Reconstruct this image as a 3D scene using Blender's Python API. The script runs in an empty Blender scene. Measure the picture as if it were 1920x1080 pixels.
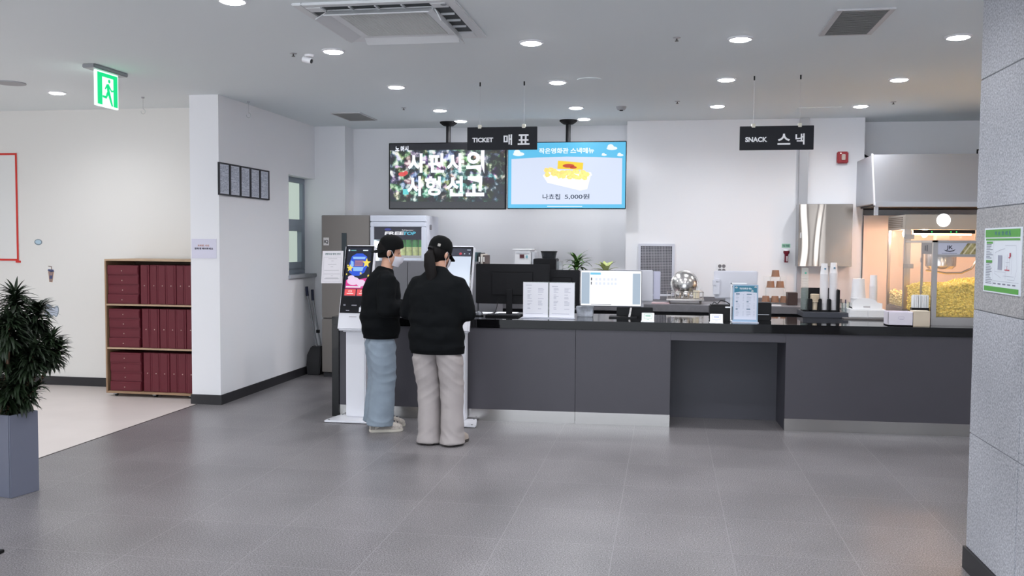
import bpy, bmesh, math, random
from mathutils import Vector, Matrix, noise
random.seed(7)
SC = bpy.context.scene
COL = SC.collection

# ------------------------------------------------------------------ camera
CAM = Vector((0, 0, 1.6)); FPX = 1700.0
PITCH, YAW, ROLL = .050, .168, .007
_f = Vector((-math.sin(YAW)*math.cos(PITCH), math.cos(YAW)*math.cos(PITCH), -math.sin(PITCH)))
_r = Vector((math.cos(YAW), math.sin(YAW), 0)); _u = _r.cross(_f)
CR = _r*math.cos(ROLL)+_u*math.sin(ROLL); CU = _u*math.cos(ROLL)-_r*math.sin(ROLL)
cd = bpy.data.cameras.new('camera'); cam = bpy.data.objects.new('camera', cd); COL.objects.link(cam)
cd.sensor_width = 36; cd.lens = FPX/1920*36; cd.clip_end = 100
cam.matrix_world = Matrix(((CR.x, CU.x, -_f.x, CAM.x), (CR.y, CU.y, -_f.y, CAM.y), (CR.z, CU.z, -_f.z, CAM.z), (0, 0, 0, 1)))
SC.camera = cam
# ------------------------------------------------------------------ world (daylight from the glazed entrance behind) and exposure
W = bpy.data.worlds.new('world'); SC.world = W; W.use_nodes = True
bg = W.node_tree.nodes['Background']; bg.inputs[0].default_value = (.86, .92, 1, 1); bg.inputs[1].default_value = 2.45
SC.view_settings.view_transform = 'Standard'; SC.view_settings.look = 'None'
SC.view_settings.gamma = 1; EXPO = .90; SC.view_settings.exposure = EXPO; SC.view_settings.use_curve_mapping = False
LAMP = 30.0             # radiance of a downlight's diffuser
BEAM = 40.0             # watts in its beam
EMS = .5**EXPO          # screens and lit signs keep their own brightness when the exposure moves

# ------------------------------------------------------------------ measuring helpers
def ray(u, v): return _f + CR*((u-960)/FPX) - CU*((v-540)/FPX)
def AY(u, v, y): d = ray(u, v); return CAM + d*(y/d.y)
def AZ(u, v, z): d = ray(u, v); return CAM + d*((z-CAM.z)/d.z)
def AX(u, v, x): d = ray(u, v); return CAM + d*(x/d.x)
def rect(u0, v0, u1, v1, y):
    m = (v0+v1)/2; k = (u0+u1)/2
    return AY(u0, m, y).x, AY(u1, m, y).x, AY(k, v1, y).z, AY(k, v0, y).z      # x0 x1 z0 z1

# ------------------------------------------------------------------ materials
def lin(c):
    return tuple((x/255/12.92 if x/255 <= .04045 else ((x/255+.055)/1.055)**2.4) for x in c)
MATS = {}
def mat(name, rgb=(200, 200, 200), rough=.5, metal=0, spec=.5, emit=0, ecol=None, trans=0, vary=0, vscale=8, alpha=1, bump=0, bscale=60, ior=1.45, sheen=0):
    if name in MATS: return MATS[name]
    m = bpy.data.materials.new(name); m.use_nodes = True; nt = m.node_tree; b = nt.nodes['Principled BSDF']
    c = lin(rgb)+(1,)
    if emit and not vary: c = tuple(x*.06 for x in c[:3])+(1,)      # a screen or lamp is dark when it is off
    b.inputs['Base Color'].default_value = c; b.inputs['Roughness'].default_value = rough; b.inputs['Metallic'].default_value = metal
    b.inputs['Specular IOR Level'].default_value = spec; b.inputs['IOR'].default_value = ior
    b.inputs['Transmission Weight'].default_value = trans; b.inputs['Alpha'].default_value = alpha
    if sheen: b.inputs['Sheen Weight'].default_value = sheen
    if emit:
        b.inputs['Emission Color'].default_value = lin(ecol or rgb)+(1,); b.inputs['Emission Strength'].default_value = emit*EMS if emit < 20 else emit
    tc = None
    if vary or bump: tc = nt.nodes.new('ShaderNodeTexCoord')
    if vary:
        n = nt.nodes.new('ShaderNodeTexNoise'); n.inputs['Scale'].default_value = vscale; n.inputs['Detail'].default_value = 6
        r = nt.nodes.new('ShaderNodeMapRange'); r.inputs[1].default_value = .3; r.inputs[2].default_value = .7
        r.inputs[3].default_value = 1-vary; r.inputs[4].default_value = 1+vary
        h = nt.nodes.new('ShaderNodeHueSaturation'); h.inputs['Color'].default_value = c
        nt.links.new(tc.outputs['Object'], n.inputs['Vector']); nt.links.new(n.outputs['Fac'], r.inputs[0])
        nt.links.new(r.outputs[0], h.inputs['Value']); nt.links.new(h.outputs[0], b.inputs['Base Color'])
    if bump:
        n = nt.nodes.new('ShaderNodeTexNoise'); n.inputs['Scale'].default_value = bscale; n.inputs['Detail'].default_value = 4
        bp = nt.nodes.new('ShaderNodeBump'); bp.inputs['Strength'].default_value = bump; bp.inputs['Distance'].default_value = .01
        nt.links.new(tc.outputs['Object'], n.inputs['Vector']); nt.links.new(n.outputs['Fac'], bp.inputs['Height']); nt.links.new(bp.outputs[0], b.inputs['Normal'])
    MATS[name] = m; return m
def glass(name, rgb=(235, 245, 240), op=.10, rough=.02, ior=1.3):
    """a thin pane: mostly clear, with a mirror-like sheen"""
    if name in MATS: return MATS[name]
    m = bpy.data.materials.new(name); m.use_nodes = True; nt = m.node_tree; nt.nodes.clear()
    o = nt.nodes.new('ShaderNodeOutputMaterial'); t = nt.nodes.new('ShaderNodeBsdfTransparent'); g = nt.nodes.new('ShaderNodeBsdfGlossy'); d = nt.nodes.new('ShaderNodeBsdfDiffuse')
    t.inputs[0].default_value = (1, 1, 1, 1); g.inputs['Roughness'].default_value = rough; d.inputs[0].default_value = lin(rgb)+(1,)
    fr = nt.nodes.new('ShaderNodeFresnel'); fr.inputs[0].default_value = ior
    a = nt.nodes.new('ShaderNodeMixShader'); a.inputs[0].default_value = op; b = nt.nodes.new('ShaderNodeMixShader')
    nt.links.new(t.outputs[0], a.inputs[1]); nt.links.new(d.outputs[0], a.inputs[2])
    ge = nt.nodes.new('ShaderNodeNewGeometry'); k = nt.nodes.new('ShaderNodeMath'); k.operation = 'SUBTRACT'; k.inputs[0].default_value = 1; nt.links.new(ge.outputs['Backfacing'], k.inputs[1])
    k2 = nt.nodes.new('ShaderNodeMath'); k2.operation = 'MULTIPLY'; nt.links.new(k.outputs[0], k2.inputs[0]); nt.links.new(fr.outputs[0], k2.inputs[1]); nt.links.new(k2.outputs[0], b.inputs[0]); nt.links.new(a.outputs[0], b.inputs[1]); nt.links.new(g.outputs[0], b.inputs[2]); nt.links.new(b.outputs[0], o.inputs[0])
    MATS[name] = m; return m
def stone(name, base, dark, light, rough, tile=None, groove=None, off=(0, 0), spec=.5, scale=1.0):
    """speckled granite; optional square tiles with a thin joint (world/object XY)"""
    m = bpy.data.materials.new(name); m.use_nodes = True; nt = m.node_tree; b = nt.nodes['Principled BSDF']; L = nt.links.new
    tc = nt.nodes.new('ShaderNodeTexCoord')
    n1 = nt.nodes.new('ShaderNodeTexNoise'); n1.inputs['Scale'].default_value = 140*scale; n1.inputs['Detail'].default_value = 3
    n2 = nt.nodes.new('ShaderNodeTexNoise'); n2.inputs['Scale'].default_value = 1.3; n2.inputs['Detail'].default_value = 5
    cr = nt.nodes.new('ShaderNodeValToRGB'); e = cr.color_ramp.elements
    e[0].position = .32; e[0].color = lin(dark)+(1,); e[1].position = .68; e[1].color = lin(light)+(1,)
    k = e.new(.5); k.color = lin(base)+(1,)
    L(tc.outputs['Object'], n1.inputs['Vector']); L(tc.outputs['Object'], n2.inputs['Vector']); L(n1.outputs['Fac'], cr.inputs[0])
    h = nt.nodes.new('ShaderNodeHueSaturation'); r = nt.nodes.new('ShaderNodeMapRange')
    r.inputs[1].default_value = .3; r.inputs[2].default_value = .7; r.inputs[3].default_value = .86; r.inputs[4].default_value = 1.14
    L(n2.outputs['Fac'], r.inputs[0]); L(cr.outputs[0], h.inputs['Color']); L(r.outputs[0], h.inputs['Value'])
    out = h.outputs[0]
    if tile:
        mp = nt.nodes.new('ShaderNodeMapping'); mp.inputs['Location'].default_value = (off[0], off[1], 0)
        br = nt.nodes.new('ShaderNodeTexBrick'); br.offset = 0; br.inputs['Scale'].default_value = 1; br.inputs['Brick Width'].default_value = tile; br.inputs['Row Height'].default_value = tile
        br.inputs['Mortar Size'].default_value = .0022; br.inputs['Mortar Smooth'].default_value = .1
        br.inputs['Color1'].default_value = (1.0, 1.0, 1.0, 1); br.inputs['Color2'].default_value = (.89, .89, .895, 1); br.inputs['Mortar'].default_value = lin(groove)+(1,)
        L(tc.outputs['Object'], mp.inputs[0]); L(mp.outputs[0], br.inputs['Vector'])
        mx = nt.nodes.new('ShaderNodeMix'); mx.data_type = 'RGBA'; mx.blend_type = 'MULTIPLY'; mx.inputs[0].default_value = 1
        L(out, mx.inputs[6]); L(br.outputs['Color'], mx.inputs[7])
        m2 = nt.nodes.new('ShaderNodeMix'); m2.data_type = 'RGBA'
        L(br.outputs['Fac'], m2.inputs[0]); L(mx.outputs[2], m2.inputs[6]); m2.inputs[7].default_value = lin(groove)+(1,)
        out = m2.outputs[2]
    L(out, b.inputs['Base Color']); b.inputs['Roughness'].default_value = rough; b.inputs['Specular IOR Level'].default_value = spec
    MATS[name] = m; return m

# ------------------------------------------------------------------ mesh builder
class MB:
    def __init__(s): s.v = []; s.f = []
    def add(s, vs, fs):
        o = len(s.v); s.v += [Vector(p) for p in vs]; s.f += [tuple(i+o for i in f) for f in fs]; return s
    def box(s, x0, x1, y0, y1, z0, z1, M=None):
        p = [Vector((x, y, z)) for z in (z0, z1) for x, y in ((x0, y0), (x1, y0), (x1, y1), (x0, y1))]
        if M is not None: p = [M @ q for q in p]
        return s.add(p, [(3, 2, 1, 0), (4, 5, 6, 7), (0, 1, 5, 4), (1, 2, 6, 5), (2, 3, 7, 6), (3, 0, 4, 7)])
    def poly(s, pts): return s.add(pts, [tuple(range(len(pts)))])
    def prism(s, pts, vec):
        n = len(pts); vec = Vector(vec); p = [Vector(q) for q in pts]
        return s.add(p+[q+vec for q in p], [tuple(range(n))[::-1], tuple(range(n, 2*n))]+[(i, (i+1) % n, n+(i+1) % n, n+i) for i in range(n)])
    def rings(s, R, cap=True):
        n = len(R[0]); vs = [p for r in R for p in r]; fs = []
        for k in range(len(R)-1):
            for i in range(n): fs.append((k*n+i, k*n+(i+1) % n, (k+1)*n+(i+1) % n, (k+1)*n+i))
        if cap: fs += [tuple(range(n))[::-1], tuple(range((len(R)-1)*n, len(R)*n))]
        return s.add(vs, fs)
    def tube(s, path, rad, n=10, side=None, cap=True, dome=False):
        """path of points; rad: number or list of numbers / (r_side, r_other)"""
        P = [Vector(p) for p in path]; m = len(P)
        if not isinstance(rad, (list, tuple)): rad = [rad]*m
        rad = [q if isinstance(q, (list, tuple)) else (q, q) for q in rad]
        T = [(P[min(i+1, m-1)]-P[max(i-1, 0)]).normalized() for i in range(m)]
        if dome:
            def ex(p, t, r, sg):
                k = min(r); return [(p+t*sg*k*a, (r[0]*b, r[1]*b)) for a, b in ((.5, .87), (.87, .5), (.98, .17))]
            h = [(q, r, T[0]) for q, r in ex(P[0], T[0], rad[0], -1)][::-1]; t = [(q, r, T[-1]) for q, r in ex(P[-1], T[-1], rad[-1], 1)]
            A = h+list(zip(P, rad, T))+t; P = [a[0] for a in A]; rad = [a[1] for a in A]; T = [a[2] for a in A]
        R = []; sd = Vector(side) if side else None
        if sd is None:
            sd = Vector((1, 0, 0)) if abs(T[0].x) < .9 else Vector((0, 1, 0))
        for p, r, t in zip(P, rad, T):
            a = (sd-t*sd.dot(t)); a = a.normalized() if a.length > 1e-6 else t.orthogonal().normalized()
            if side is None: sd = a
            b = t.cross(a)
            R.append([p+a*r[0]*math.cos(2*math.pi*i/n)+b*r[1]*math.sin(2*math.pi*i/n) for i in range(n)])
        return s.rings(R, cap)
    def cyl(s, p0, p1, r, n=16): return s.tube([p0, p1], r, n)
    def lathe(s, prof, c=(0, 0, 0), n=24, M=None):
        c = Vector(c); R = []
        for r, z in prof:
            ring = [Vector((r*math.cos(2*math.pi*i/n), r*math.sin(2*math.pi*i/n), z)) for i in range(n)]
            if M is not None: ring = [M @ q for q in ring]
            R.append([c+q for q in ring])
        return s.rings(R)
    def ell(s, c, r, n=14, m=9, M=None):
        prof = [(math.sin(math.pi*max(.02, min(.98, k/m))), -math.cos(math.pi*k/m)) for k in range(m+1)]
        S = Matrix.Diagonal((r[0], r[1], r[2])); S = (M.to_3x3() @ S) if M is not None else S
        return s.lathe(prof, c, n, S)
    def xf(s, M):
        s.v = [M @ p for p in s.v]; return s

WM = {}
def wm(o): return WM.get(o.name, Matrix.Identity(4)) if o else Matrix.Identity(4)
def make(name, mb, m, parent=None, bevel=0, smooth=35, origin=None, recalc=True):
    me = bpy.data.meshes.new(name)
    M = wm(parent)
    if parent is None and origin is not None: M = Matrix.Translation(origin)
    inv = M.inverted()
    me.from_pydata([inv @ p for p in mb.v], [], mb.f)
    bm = bmesh.new(); bm.from_mesh(me)
    if recalc: bmesh.ops.recalc_face_normals(bm, faces=bm.faces)
    if bevel:
        ed = [e for e in bm.edges if len(e.link_faces) == 2 and e.calc_face_angle(0) > .6]
        bmesh.ops.bevel(bm, geom=ed, offset=bevel, segments=2, affect='EDGES', clamp_overlap=True)
    bm.to_mesh(me); bm.free()
    if smooth:
        for p in me.polygons: p.use_smooth = True
        me.set_sharp_from_angle(angle=math.radians(smooth))
    me.materials.append(m)
    o = bpy.data.objects.new(name, me); COL.objects.link(o)
    if parent: o.parent = parent
    else: o.location = M.translation
    WM[o.name] = M
    return o
def tag(o, label, cat, group=None):
    o['label'] = label; o['category'] = cat
    if group: o['group'] = group
    return o
def thing(name, label, cat, loc=(0, 0, 0), rz=0, group=None):
    o = bpy.data.objects.new(name, None); COL.objects.link(o); o.empty_display_size = .05
    o.location = loc; o.rotation_euler = (0, 0, rz)
    WM[o.name] = Matrix.Translation(loc) @ Matrix.Rotation(rz, 4, 'Z')
    return tag(o, label, cat, group)
def bottom(mb):
    xs = [p.x for p in mb.v]; ys = [p.y for p in mb.v]; zs = [p.z for p in mb.v]
    return Vector(((min(xs)+max(xs))/2, (min(ys)+max(ys))/2, min(zs)))
def solo(name, mb, m, label, cat, group=None, bevel=0, smooth=35):
    return tag(make(name, mb, m, None, bevel, smooth, origin=bottom(mb)), label, cat, group)
def struct(name, mb, m, bevel=0, parent=None):
    o = make(name, mb, m, parent, bevel)
    if not parent: o['kind'] = 'structure'
    return o
def dup(o, loc, label, rz=None):
    """copy a thing with its parts and sub-parts"""
    r = o.copy(); COL.objects.link(r); r.location = loc; r['label'] = label
    if rz is not None: r.rotation_euler = (0, 0, rz)
    for ch in list(o.children):
        c = ch.copy(); COL.objects.link(c); c.parent = r
        for g in list(ch.children):
            d = g.copy(); COL.objects.link(d); d.parent = c
    return r

# ------------------------------------------------------------------ flat graphics and lettering
TXT = {}
def glyphs(s, bold):
    if (s, bold) in TXT: return TXT[(s, bold)]
    c = bpy.data.curves.new('lettering_source', 'FONT'); c.body = s; c.size = 1; c.resolution_u = 3; c.offset = bold
    o = bpy.data.objects.new('lettering_source', c); COL.objects.link(o)
    bpy.context.view_layer.update()
    me = bpy.data.meshes.new_from_object(o.evaluated_get(bpy.context.evaluated_depsgraph_get()))
    v = [p.co.copy() for p in me.vertices]; f = [tuple(p.vertices) for p in me.polygons]
    bpy.data.objects.remove(o); bpy.data.curves.remove(c); bpy.data.meshes.remove(me)
    TXT[(s, bold)] = (v, f); return v, f
class Face:
    """a flat face: origin at its lower corner, ux along, uy up, lengths w,h; everything drawn on it lies a hair in front"""
    def __init__(s, o, ux, uy, w, h):
        s.o = Vector(o); s.ux = Vector(ux).normalized(); s.uy = Vector(uy).normalized(); s.n = s.ux.cross(s.uy); s.w = w; s.h = h
    def p(s, a, b, d=.001): return s.o+s.ux*(a*s.w)+s.uy*(b*s.h)+s.n*d
    def poly(s, mb, pts, d=.001): mb.poly([s.p(a, b, d) for a, b in pts])
    def rect(s, mb, a0, b0, a1, b1, d=.001): s.poly(mb, [(a0, b0), (a1, b0), (a1, b1), (a0, b1)], d)
    def oval(s, mb, a, b, ra, rb, d=.001, n=20): s.poly(mb, [(a+ra*math.cos(2*math.pi*i/n), b+rb*math.sin(2*math.pi*i/n)) for i in range(n)], d)
    def line(s, mb, a0, b0, a1, b1, t, d=.001):
        """t in metres"""
        p, q = s.p(a0, b0, d), s.p(a1, b1, d); k = (q-p).normalized().cross(s.n)*t/2
        mb.poly([p+k, q+k, q-k, p-k])
    def frame(s, mb, a0, b0, a1, b1, t, d=.001):
        for q in ((a0, b0, a1, b0), (a1, b0, a1, b1), (a1, b1, a0, b1), (a0, b1, a0, b0)): s.line(mb, *q, t, d)
    def text(s, mb, body, a, b, h=None, w=None, bold=.012, d=.0015, slant=0, align='C'):
        """centre at (a,b); h and w as fractions of the face (glyph bounds)"""
        v, f = glyphs(body, bold)
        if not v: return
        x0 = min(p.x for p in v); x1 = max(p.x for p in v); y0 = min(p.y for p in v); y1 = max(p.y for p in v)
        sy = h*s.h/(y1-y0) if h else None; sx = w*s.w/(x1-x0) if w else None
        sx = sx or sy; sy = sy or sx
        c = s.p(a, b, d); ax = {'C': (x0+x1)/2, 'L': x0, 'R': x1}[align]
        vs = [c+s.ux*((p.x-ax)*sx+slant*(p.y-y0)*sy)+s.uy*((p.y-(y0+y1)/2)*sy) for p in v]
        mb.add(vs, f)
def front(x0, x1, z0, z1, y): return Face((x0, y, z0), (1, 0, 0), (0, 0, 1), x1-x0, z1-z0)
def flat(name, mb, m, parent): return make(name, mb, m, parent, smooth=0, recalc=False)
def remesh(mb, vox, it=6, fac=.5):
    me = bpy.data.meshes.new('body_source'); me.from_pydata(mb.v, [], mb.f); me.update()
    bm = bmesh.new(); bm.from_mesh(me); bmesh.ops.recalc_face_normals(bm, faces=bm.faces); bm.to_mesh(me); bm.free()
    o = bpy.data.objects.new('body_source', me); COL.objects.link(o)
    k = o.modifiers.new('r', 'REMESH'); k.mode = 'VOXEL'; k.voxel_size = vox
    bpy.context.view_layer.update()
    e = bpy.data.meshes.new_from_object(o.evaluated_get(bpy.context.evaluated_depsgraph_get()))
    bm = bmesh.new(); bm.from_mesh(e)
    for _ in range(it): bmesh.ops.smooth_vert(bm, verts=bm.verts, factor=fac, use_axis_x=True, use_axis_y=True, use_axis_z=True)
    bm.normal_update(); r = MB(); r.v = [v.co.copy() for v in bm.verts]; r.f = [tuple(v.index for v in f.verts) for f in bm.faces]; r.nor = [v.normal.copy() for v in bm.verts]
    bm.free(); bpy.data.objects.remove(o); bpy.data.meshes.remove(me); bpy.data.meshes.remove(e)
    return r
# ------------------------------------------------------------------ shared materials
wall = mat('wall_paint', (238, 238, 241), .7, spec=.25)
wallw = mat('warm_wall_paint', (228, 226, 222), .7, spec=.25)
ceilm = mat('ceiling_paint', (234, 240, 242), .8, spec=.2)
granite = stone('granite_floor', (119, 116, 118), (80, 77, 79), (160, 156, 158), .32, .61, (140, 136, 139), (.25, .13), .38)
vinyl = mat('pale_vinyl_floor', (214, 205, 201), .35, vary=.04, vscale=2)
pillarm = stone('granite_cladding', (172, 174, 181), (134, 137, 146), (204, 206, 212), .35, scale=.8)
dark = mat('dark_skirting', (44, 43, 46), .5)
black = mat('black_plastic', (15, 15, 18), .45, spec=.3)
softblack = mat('matte_black', (18, 18, 20), .6, spec=.25)
white = mat('white_plastic', (236, 236, 238), .35)
wpaper = mat('white_paper', (238, 238, 244), .6)
ink = mat('grey_ink', (120, 120, 130), .6)
bink = mat('black_ink', (30, 30, 34), .6)
steel = mat('stainless_steel', (196, 194, 192), .22, 1)
steelb = mat('brushed_steel', (178, 177, 178), .34, 1, bump=.05, bscale=90)
alum = mat('grey_aluminium', (158, 160, 164), .35, .8)
slab = mat('black_granite', (14, 14, 16), .045, spec=.5)
pgrey = mat('counter_grey', (75, 73, 80), .45, vary=.03, vscale=3)
stoneg = mat('grey_worktop', (118, 117, 122), .35, vary=.08, vscale=30)
green = mat('sign_green', (20, 190, 110), .5)
winf = mat('window_frame_grey', (142, 152, 164), .4)
# ------------------------------------------------------------------ the setting
struct('floor', MB().box(-4.5, 4.2, -6, 11.5, -.1, 0), granite)
struct('floor_vinyl', MB().box(-9, -4.503, -6, 9.2, -.1, 0), vinyl)
struct('trim_1', MB().box(-4.506, -4.494, -6, 8.18, -.05, .002), mat('joint_strip', (92, 84, 84), .4, .6))
struct('ceiling', MB().box(-9, 4.2, -6, 11.5, 3.0, 3.1), ceilm)
struct('wall_left', MB().box(-9, -4.56, 8.95, 9.1, 0, 3), wallw)
struct('wall_far_left', MB().box(-9.1, -9, -6, 9.1, 0, 3), wallw)
w = MB(); w.box(-4.56, -4.26, 8.18, 9.82, 0, 3); w.box(-4.56, -4.26, 9.82, 10.6, 0, 1.20); w.box(-4.56, -4.26, 9.82, 10.6, 2.36, 3)
struct('wall_partition', w, wall)
struct('wall_back_left', MB().box(-4.7, -3.87, 10.6, 11.1, 0, 3), wall)
struct('wall_back', MB().box(-3.87, -.461, 10.9, 11.1, 0, 3), wall)
struct('wall_back_block', MB().box(-.461, 2.136, 10.55, 11.1, 0, 3), wall)
struct('wall_back_right', MB().box(2.136, 4.1, 10.95, 11.1, 0, 3), wall)
struct('wall_right', MB().box(4.0, 4.1, -6, 11, 0, 3), wall)
struct('baseboard_partition', MB().box(-4.57, -4.248, 8.168, 8.18, 0, .095).box(-4.26, -4.248, 8.18, 10.6, 0, .095), dark)
struct('baseboard_left', MB().box(-9, -4.56, 8.938, 8.95, 0, .095), dark)
struct('baseboard_back_left', MB().box(-4.248, -3.87, 10.588, 10.6, 0, .095), dark)
# pillar clad in granite slabs
pl = MB(); zs = [.11, .68, 1.29, 1.78, 2.40, 3.0]
pb2 = MB()
for a, b in zip(zs, zs[1:]):
    for y0, y1 in ((3.4, 4.118), (4.124, 4.75)): (pb2 if a == 1.29 else pl).box(1.49, 2.3, y0, y1, a+.002, b-.002)
struct('wall_pillar_band', pb2, stone('granite_cladding_grey', (160, 159, 160), (128, 127, 129), (188, 187, 188), .4, scale=.9), bevel=.002)
struct('wall_pillar', pl, pillarm, bevel=.002)
struct('wall_pillar_core', MB().box(1.494, 2.29, 3.41, 4.74, 0, 3), mat('pillar_joint', (120, 122, 128), .7))
struct('baseboard_pillar', MB().box(1.478, 2.3, 3.4, 4.762, 0, .11), dark)
# window in the partition
fx0, fx1 = -4.47, -4.39
f = MB()
f.box(fx0, fx1, 9.82, 10.6, 1.20, 1.27); f.box(fx0, fx1, 9.82, 10.6, 2.30, 2.36); f.box(fx0, fx1, 9.82, 9.88, 1.27, 2.30); f.box(fx0, fx1, 10.54, 10.6, 1.27, 2.30)
f.box(fx0, fx1+.01, 9.88, 10.54, 1.77, 1.86)
wn = struct('window_1', f, winf, bevel=.004)
make('sash', MB().box(fx0+.01, fx1+.012, 9.88, 9.93, 1.27, 1.77).box(fx0+.01, fx1+.012, 10.47, 10.54, 1.27, 1.77).box(fx0+.01, fx1+.012, 9.93, 10.47, 1.27, 1.35).box(fx0+.01, fx1+.012, 9.93, 10.47, 1.72, 1.77), winf, wn, bevel=.004)
make('pane', MB().box(-4.445, -4.435, 9.88, 10.54, 1.30, 2.32), mat('frosted_pane', (210, 226, 216), .5, emit=.75, ecol=(206, 222, 212)), wn)  # daylight through the frosted glass is put in as the pane's own glow
struct('trim_2', MB().box(-4.40, -4.235, 9.80, 10.598, 1.165, 1.206), mat('sill_grey', (176, 178, 184), .4), bevel=.004)
# ------------------------------------------------------------------ ceiling fixtures
lampm = mat('lamp_disc', (255, 255, 255), .5, emit=LAMP, ecol=(247, 248, 255))
trimm = mat('lamp_trim', (240, 240, 244), .3)
dl = thing('downlight', 'x', 'ceiling light', (0, 0, 3.0), group='round ceiling downlights')
make('trim_ring', MB().lathe([(.066, 3.0), (.086, 3.0), (.086, 2.994), (.075, 2.988), (.066, 2.99)], n=28), trimm, dl)
make('diffuser', MB().lathe([(.001, 2.999), (.066, 2.999), (.066, 2.988), (.056, 2.983), (.03, 2.981), (.001, 2.980)], n=24), lampm, dl)  # flush disc domed downwards so its side also lights the ceiling
bd = bpy.data.lights.new('beam', 'SPOT'); bd.energy = BEAM; bd.spot_size = math.radians(158); bd.spot_blend = 1.0; bd.shadow_soft_size = .06; bd.color = (.965, .975, 1)
bo = bpy.data.objects.new('beam', bd); COL.objects.link(bo); bo.parent = dl; bo.location = (0, 0, -.022)
LI = [(436, 0, 'round downlight beside the ceiling air conditioner, cut by the top of the picture'),
 (107, 173, 'round downlight beyond the exit sign over the pale floor'),
 (625, 95, 'round downlight just beyond the ceiling air conditioner beside the dome camera'),
 (996, 79, 'round downlight in the nearest full row, between the air conditioner and the bare sprinkler'),
 (1388, 72, 'round downlight in the nearest full row, beside the louvred grille'),
 (1797, 68, 'round downlight in the nearest full row, next to the granite pillar'),
 (743, 162, 'round downlight in the middle row, on the side of the small ceiling hatch'),
 (1045, 153, 'round downlight in the middle row, next to the faint round ceiling speaker'),
 (1362, 148, 'round downlight in the middle row, above the snack sign wires'),
 (1686, 148, 'round downlight in the middle row, towards the granite pillar'),
 (825, 206, 'round downlight above the movie screen, one row before the last'),
 (864, 226, 'small round downlight in the last row, above the movie screen'),
 (1080, 201, 'round downlight above the menu screen, one row before the last'),
 (1095, 222, 'small round downlight in the last row, above the menu screen'),
 (1345, 198, 'round downlight before the back wall, nearest to the smoke detector'),
 (1614, 198, 'round downlight before the back wall, beside the flush ceiling panel')]
for i, (u, v, lb) in enumerate(LI):
    p = AZ(u, v, 3.0)
    if i == 0: dl.location = p; dl['label'] = lb
    else: dup(dl, p, lb)
for y in (3.4, 1.9, .2):  # unseen rows carrying on the grid, added to light the near room
    for x in (-5.5, -2.45, -.95, .48):
        dup(dl, (x, y, 3.0), 'unseen round ceiling downlight carrying on the grid, added for light')['group'] = 'unseen downlights added for light'
for x in (-.95, .48, 1.9): dup(dl, (x, 4.9, 3.0), 'unseen round ceiling downlight carrying on the grid, added for light')['group'] = 'unseen downlights added for light'  # unseen rest of the first lamp's row, added for its light
for x, y in ((-7.3, 6.4), (-5.75, 6.2), (-7.2, 4.8), (-5.6, 4.8)): dup(dl, (x, y, 3.0), 'unseen round ceiling downlight carrying on the grid, added for light')['group'] = 'unseen downlights added for light'  # unseen lamps added to brighten the pale floor and left wall

# four-way air conditioner cassette
acw = mat('ac_white', (226, 228, 230), .4)
X0, X1, Y0, Y1 = -2.20, -1.22, 5.12, 6.10; cx, cy = (X0+X1)/2, (Y0+Y1)/2
ac = thing('air_conditioner', 'white four-way air conditioner cassette set in the ceiling', 'air conditioner', (cx, cy, 3.0))
def slots(mb, z0, z1, inner, outer, half, only=None):
    for k in range(4):
        M = Matrix.Translation((cx, cy, 0)) @ Matrix.Rotation(k*math.pi/2, 4, 'Z')
        mb.box(-half, half, inner, outer, z0, z1, M)
fr = MB()
for k in range(4):
    M = Matrix.Translation((cx, cy, 0)) @ Matrix.Rotation(k*math.pi/2, 4, 'Z')
    fr.box(-.49, .43, .43, .49, 2.984, 3.0, M); fr.box(-.33, .27, .27, .33, 2.972, 3.0, M)
    fr.box(.3301, .4299, .3301, .4299, 2.982, 3.0, M)
make('panel', fr, acw, ac, bevel=.004)
s = MB(); slots(s, 2.994, 3.0, .3301, .4299, .33); make('air_outlet', s, mat('ac_dark_slot', (70, 74, 76), .6), ac)
for k in range(4):
    M = Matrix.Translation((cx, cy, 0)) @ Matrix.Rotation(k*math.pi/2, 4, 'Z') @ Matrix.Translation((0, .336, 2.984)) @ Matrix.Rotation(math.radians(-30 if k < 3 else -62), 4, 'X')
    make('flap', MB().box(-.325, .325, .0, .085, -.003, .003, M), acw, ac, bevel=.003)
    M2 = Matrix.Translation((cx, cy, 0)) @ Matrix.Rotation(k*math.pi/2, 4, 'Z')
    for q in (-.16, 0, .16): make('flap_bracket', MB().box(q-.005, q+.005, .335, .42, 2.982, 2.994, M2), acw, ac)
g = MB(); N = 26
for i in range(N+1):
    a = -.27+.54*i/N
    g.box(cx+a-.0035, cx+a+.0035, cy-.27, cy+.27, 2.970, 2.976); g.box(cx-.27, cx+.27, cy+a-.0035, cy+a+.0035, 2.9695, 2.9755)
make('intake_grille', g, mat('ac_grille', (206, 208, 206), .5), ac)
make('filter', MB().box(cx-.27, cx+.27, cy-.27, cy+.27, 2.979, 2.985), mat('ac_filter', (120, 124, 124), .8), ac)
make('logo', MB().lathe([(.001, 2.979), (.018, 2.979), (.018, 2.984), (.001, 2.984)], (X1-.08, Y0+.09, 0), 16), alum, ac)

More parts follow.
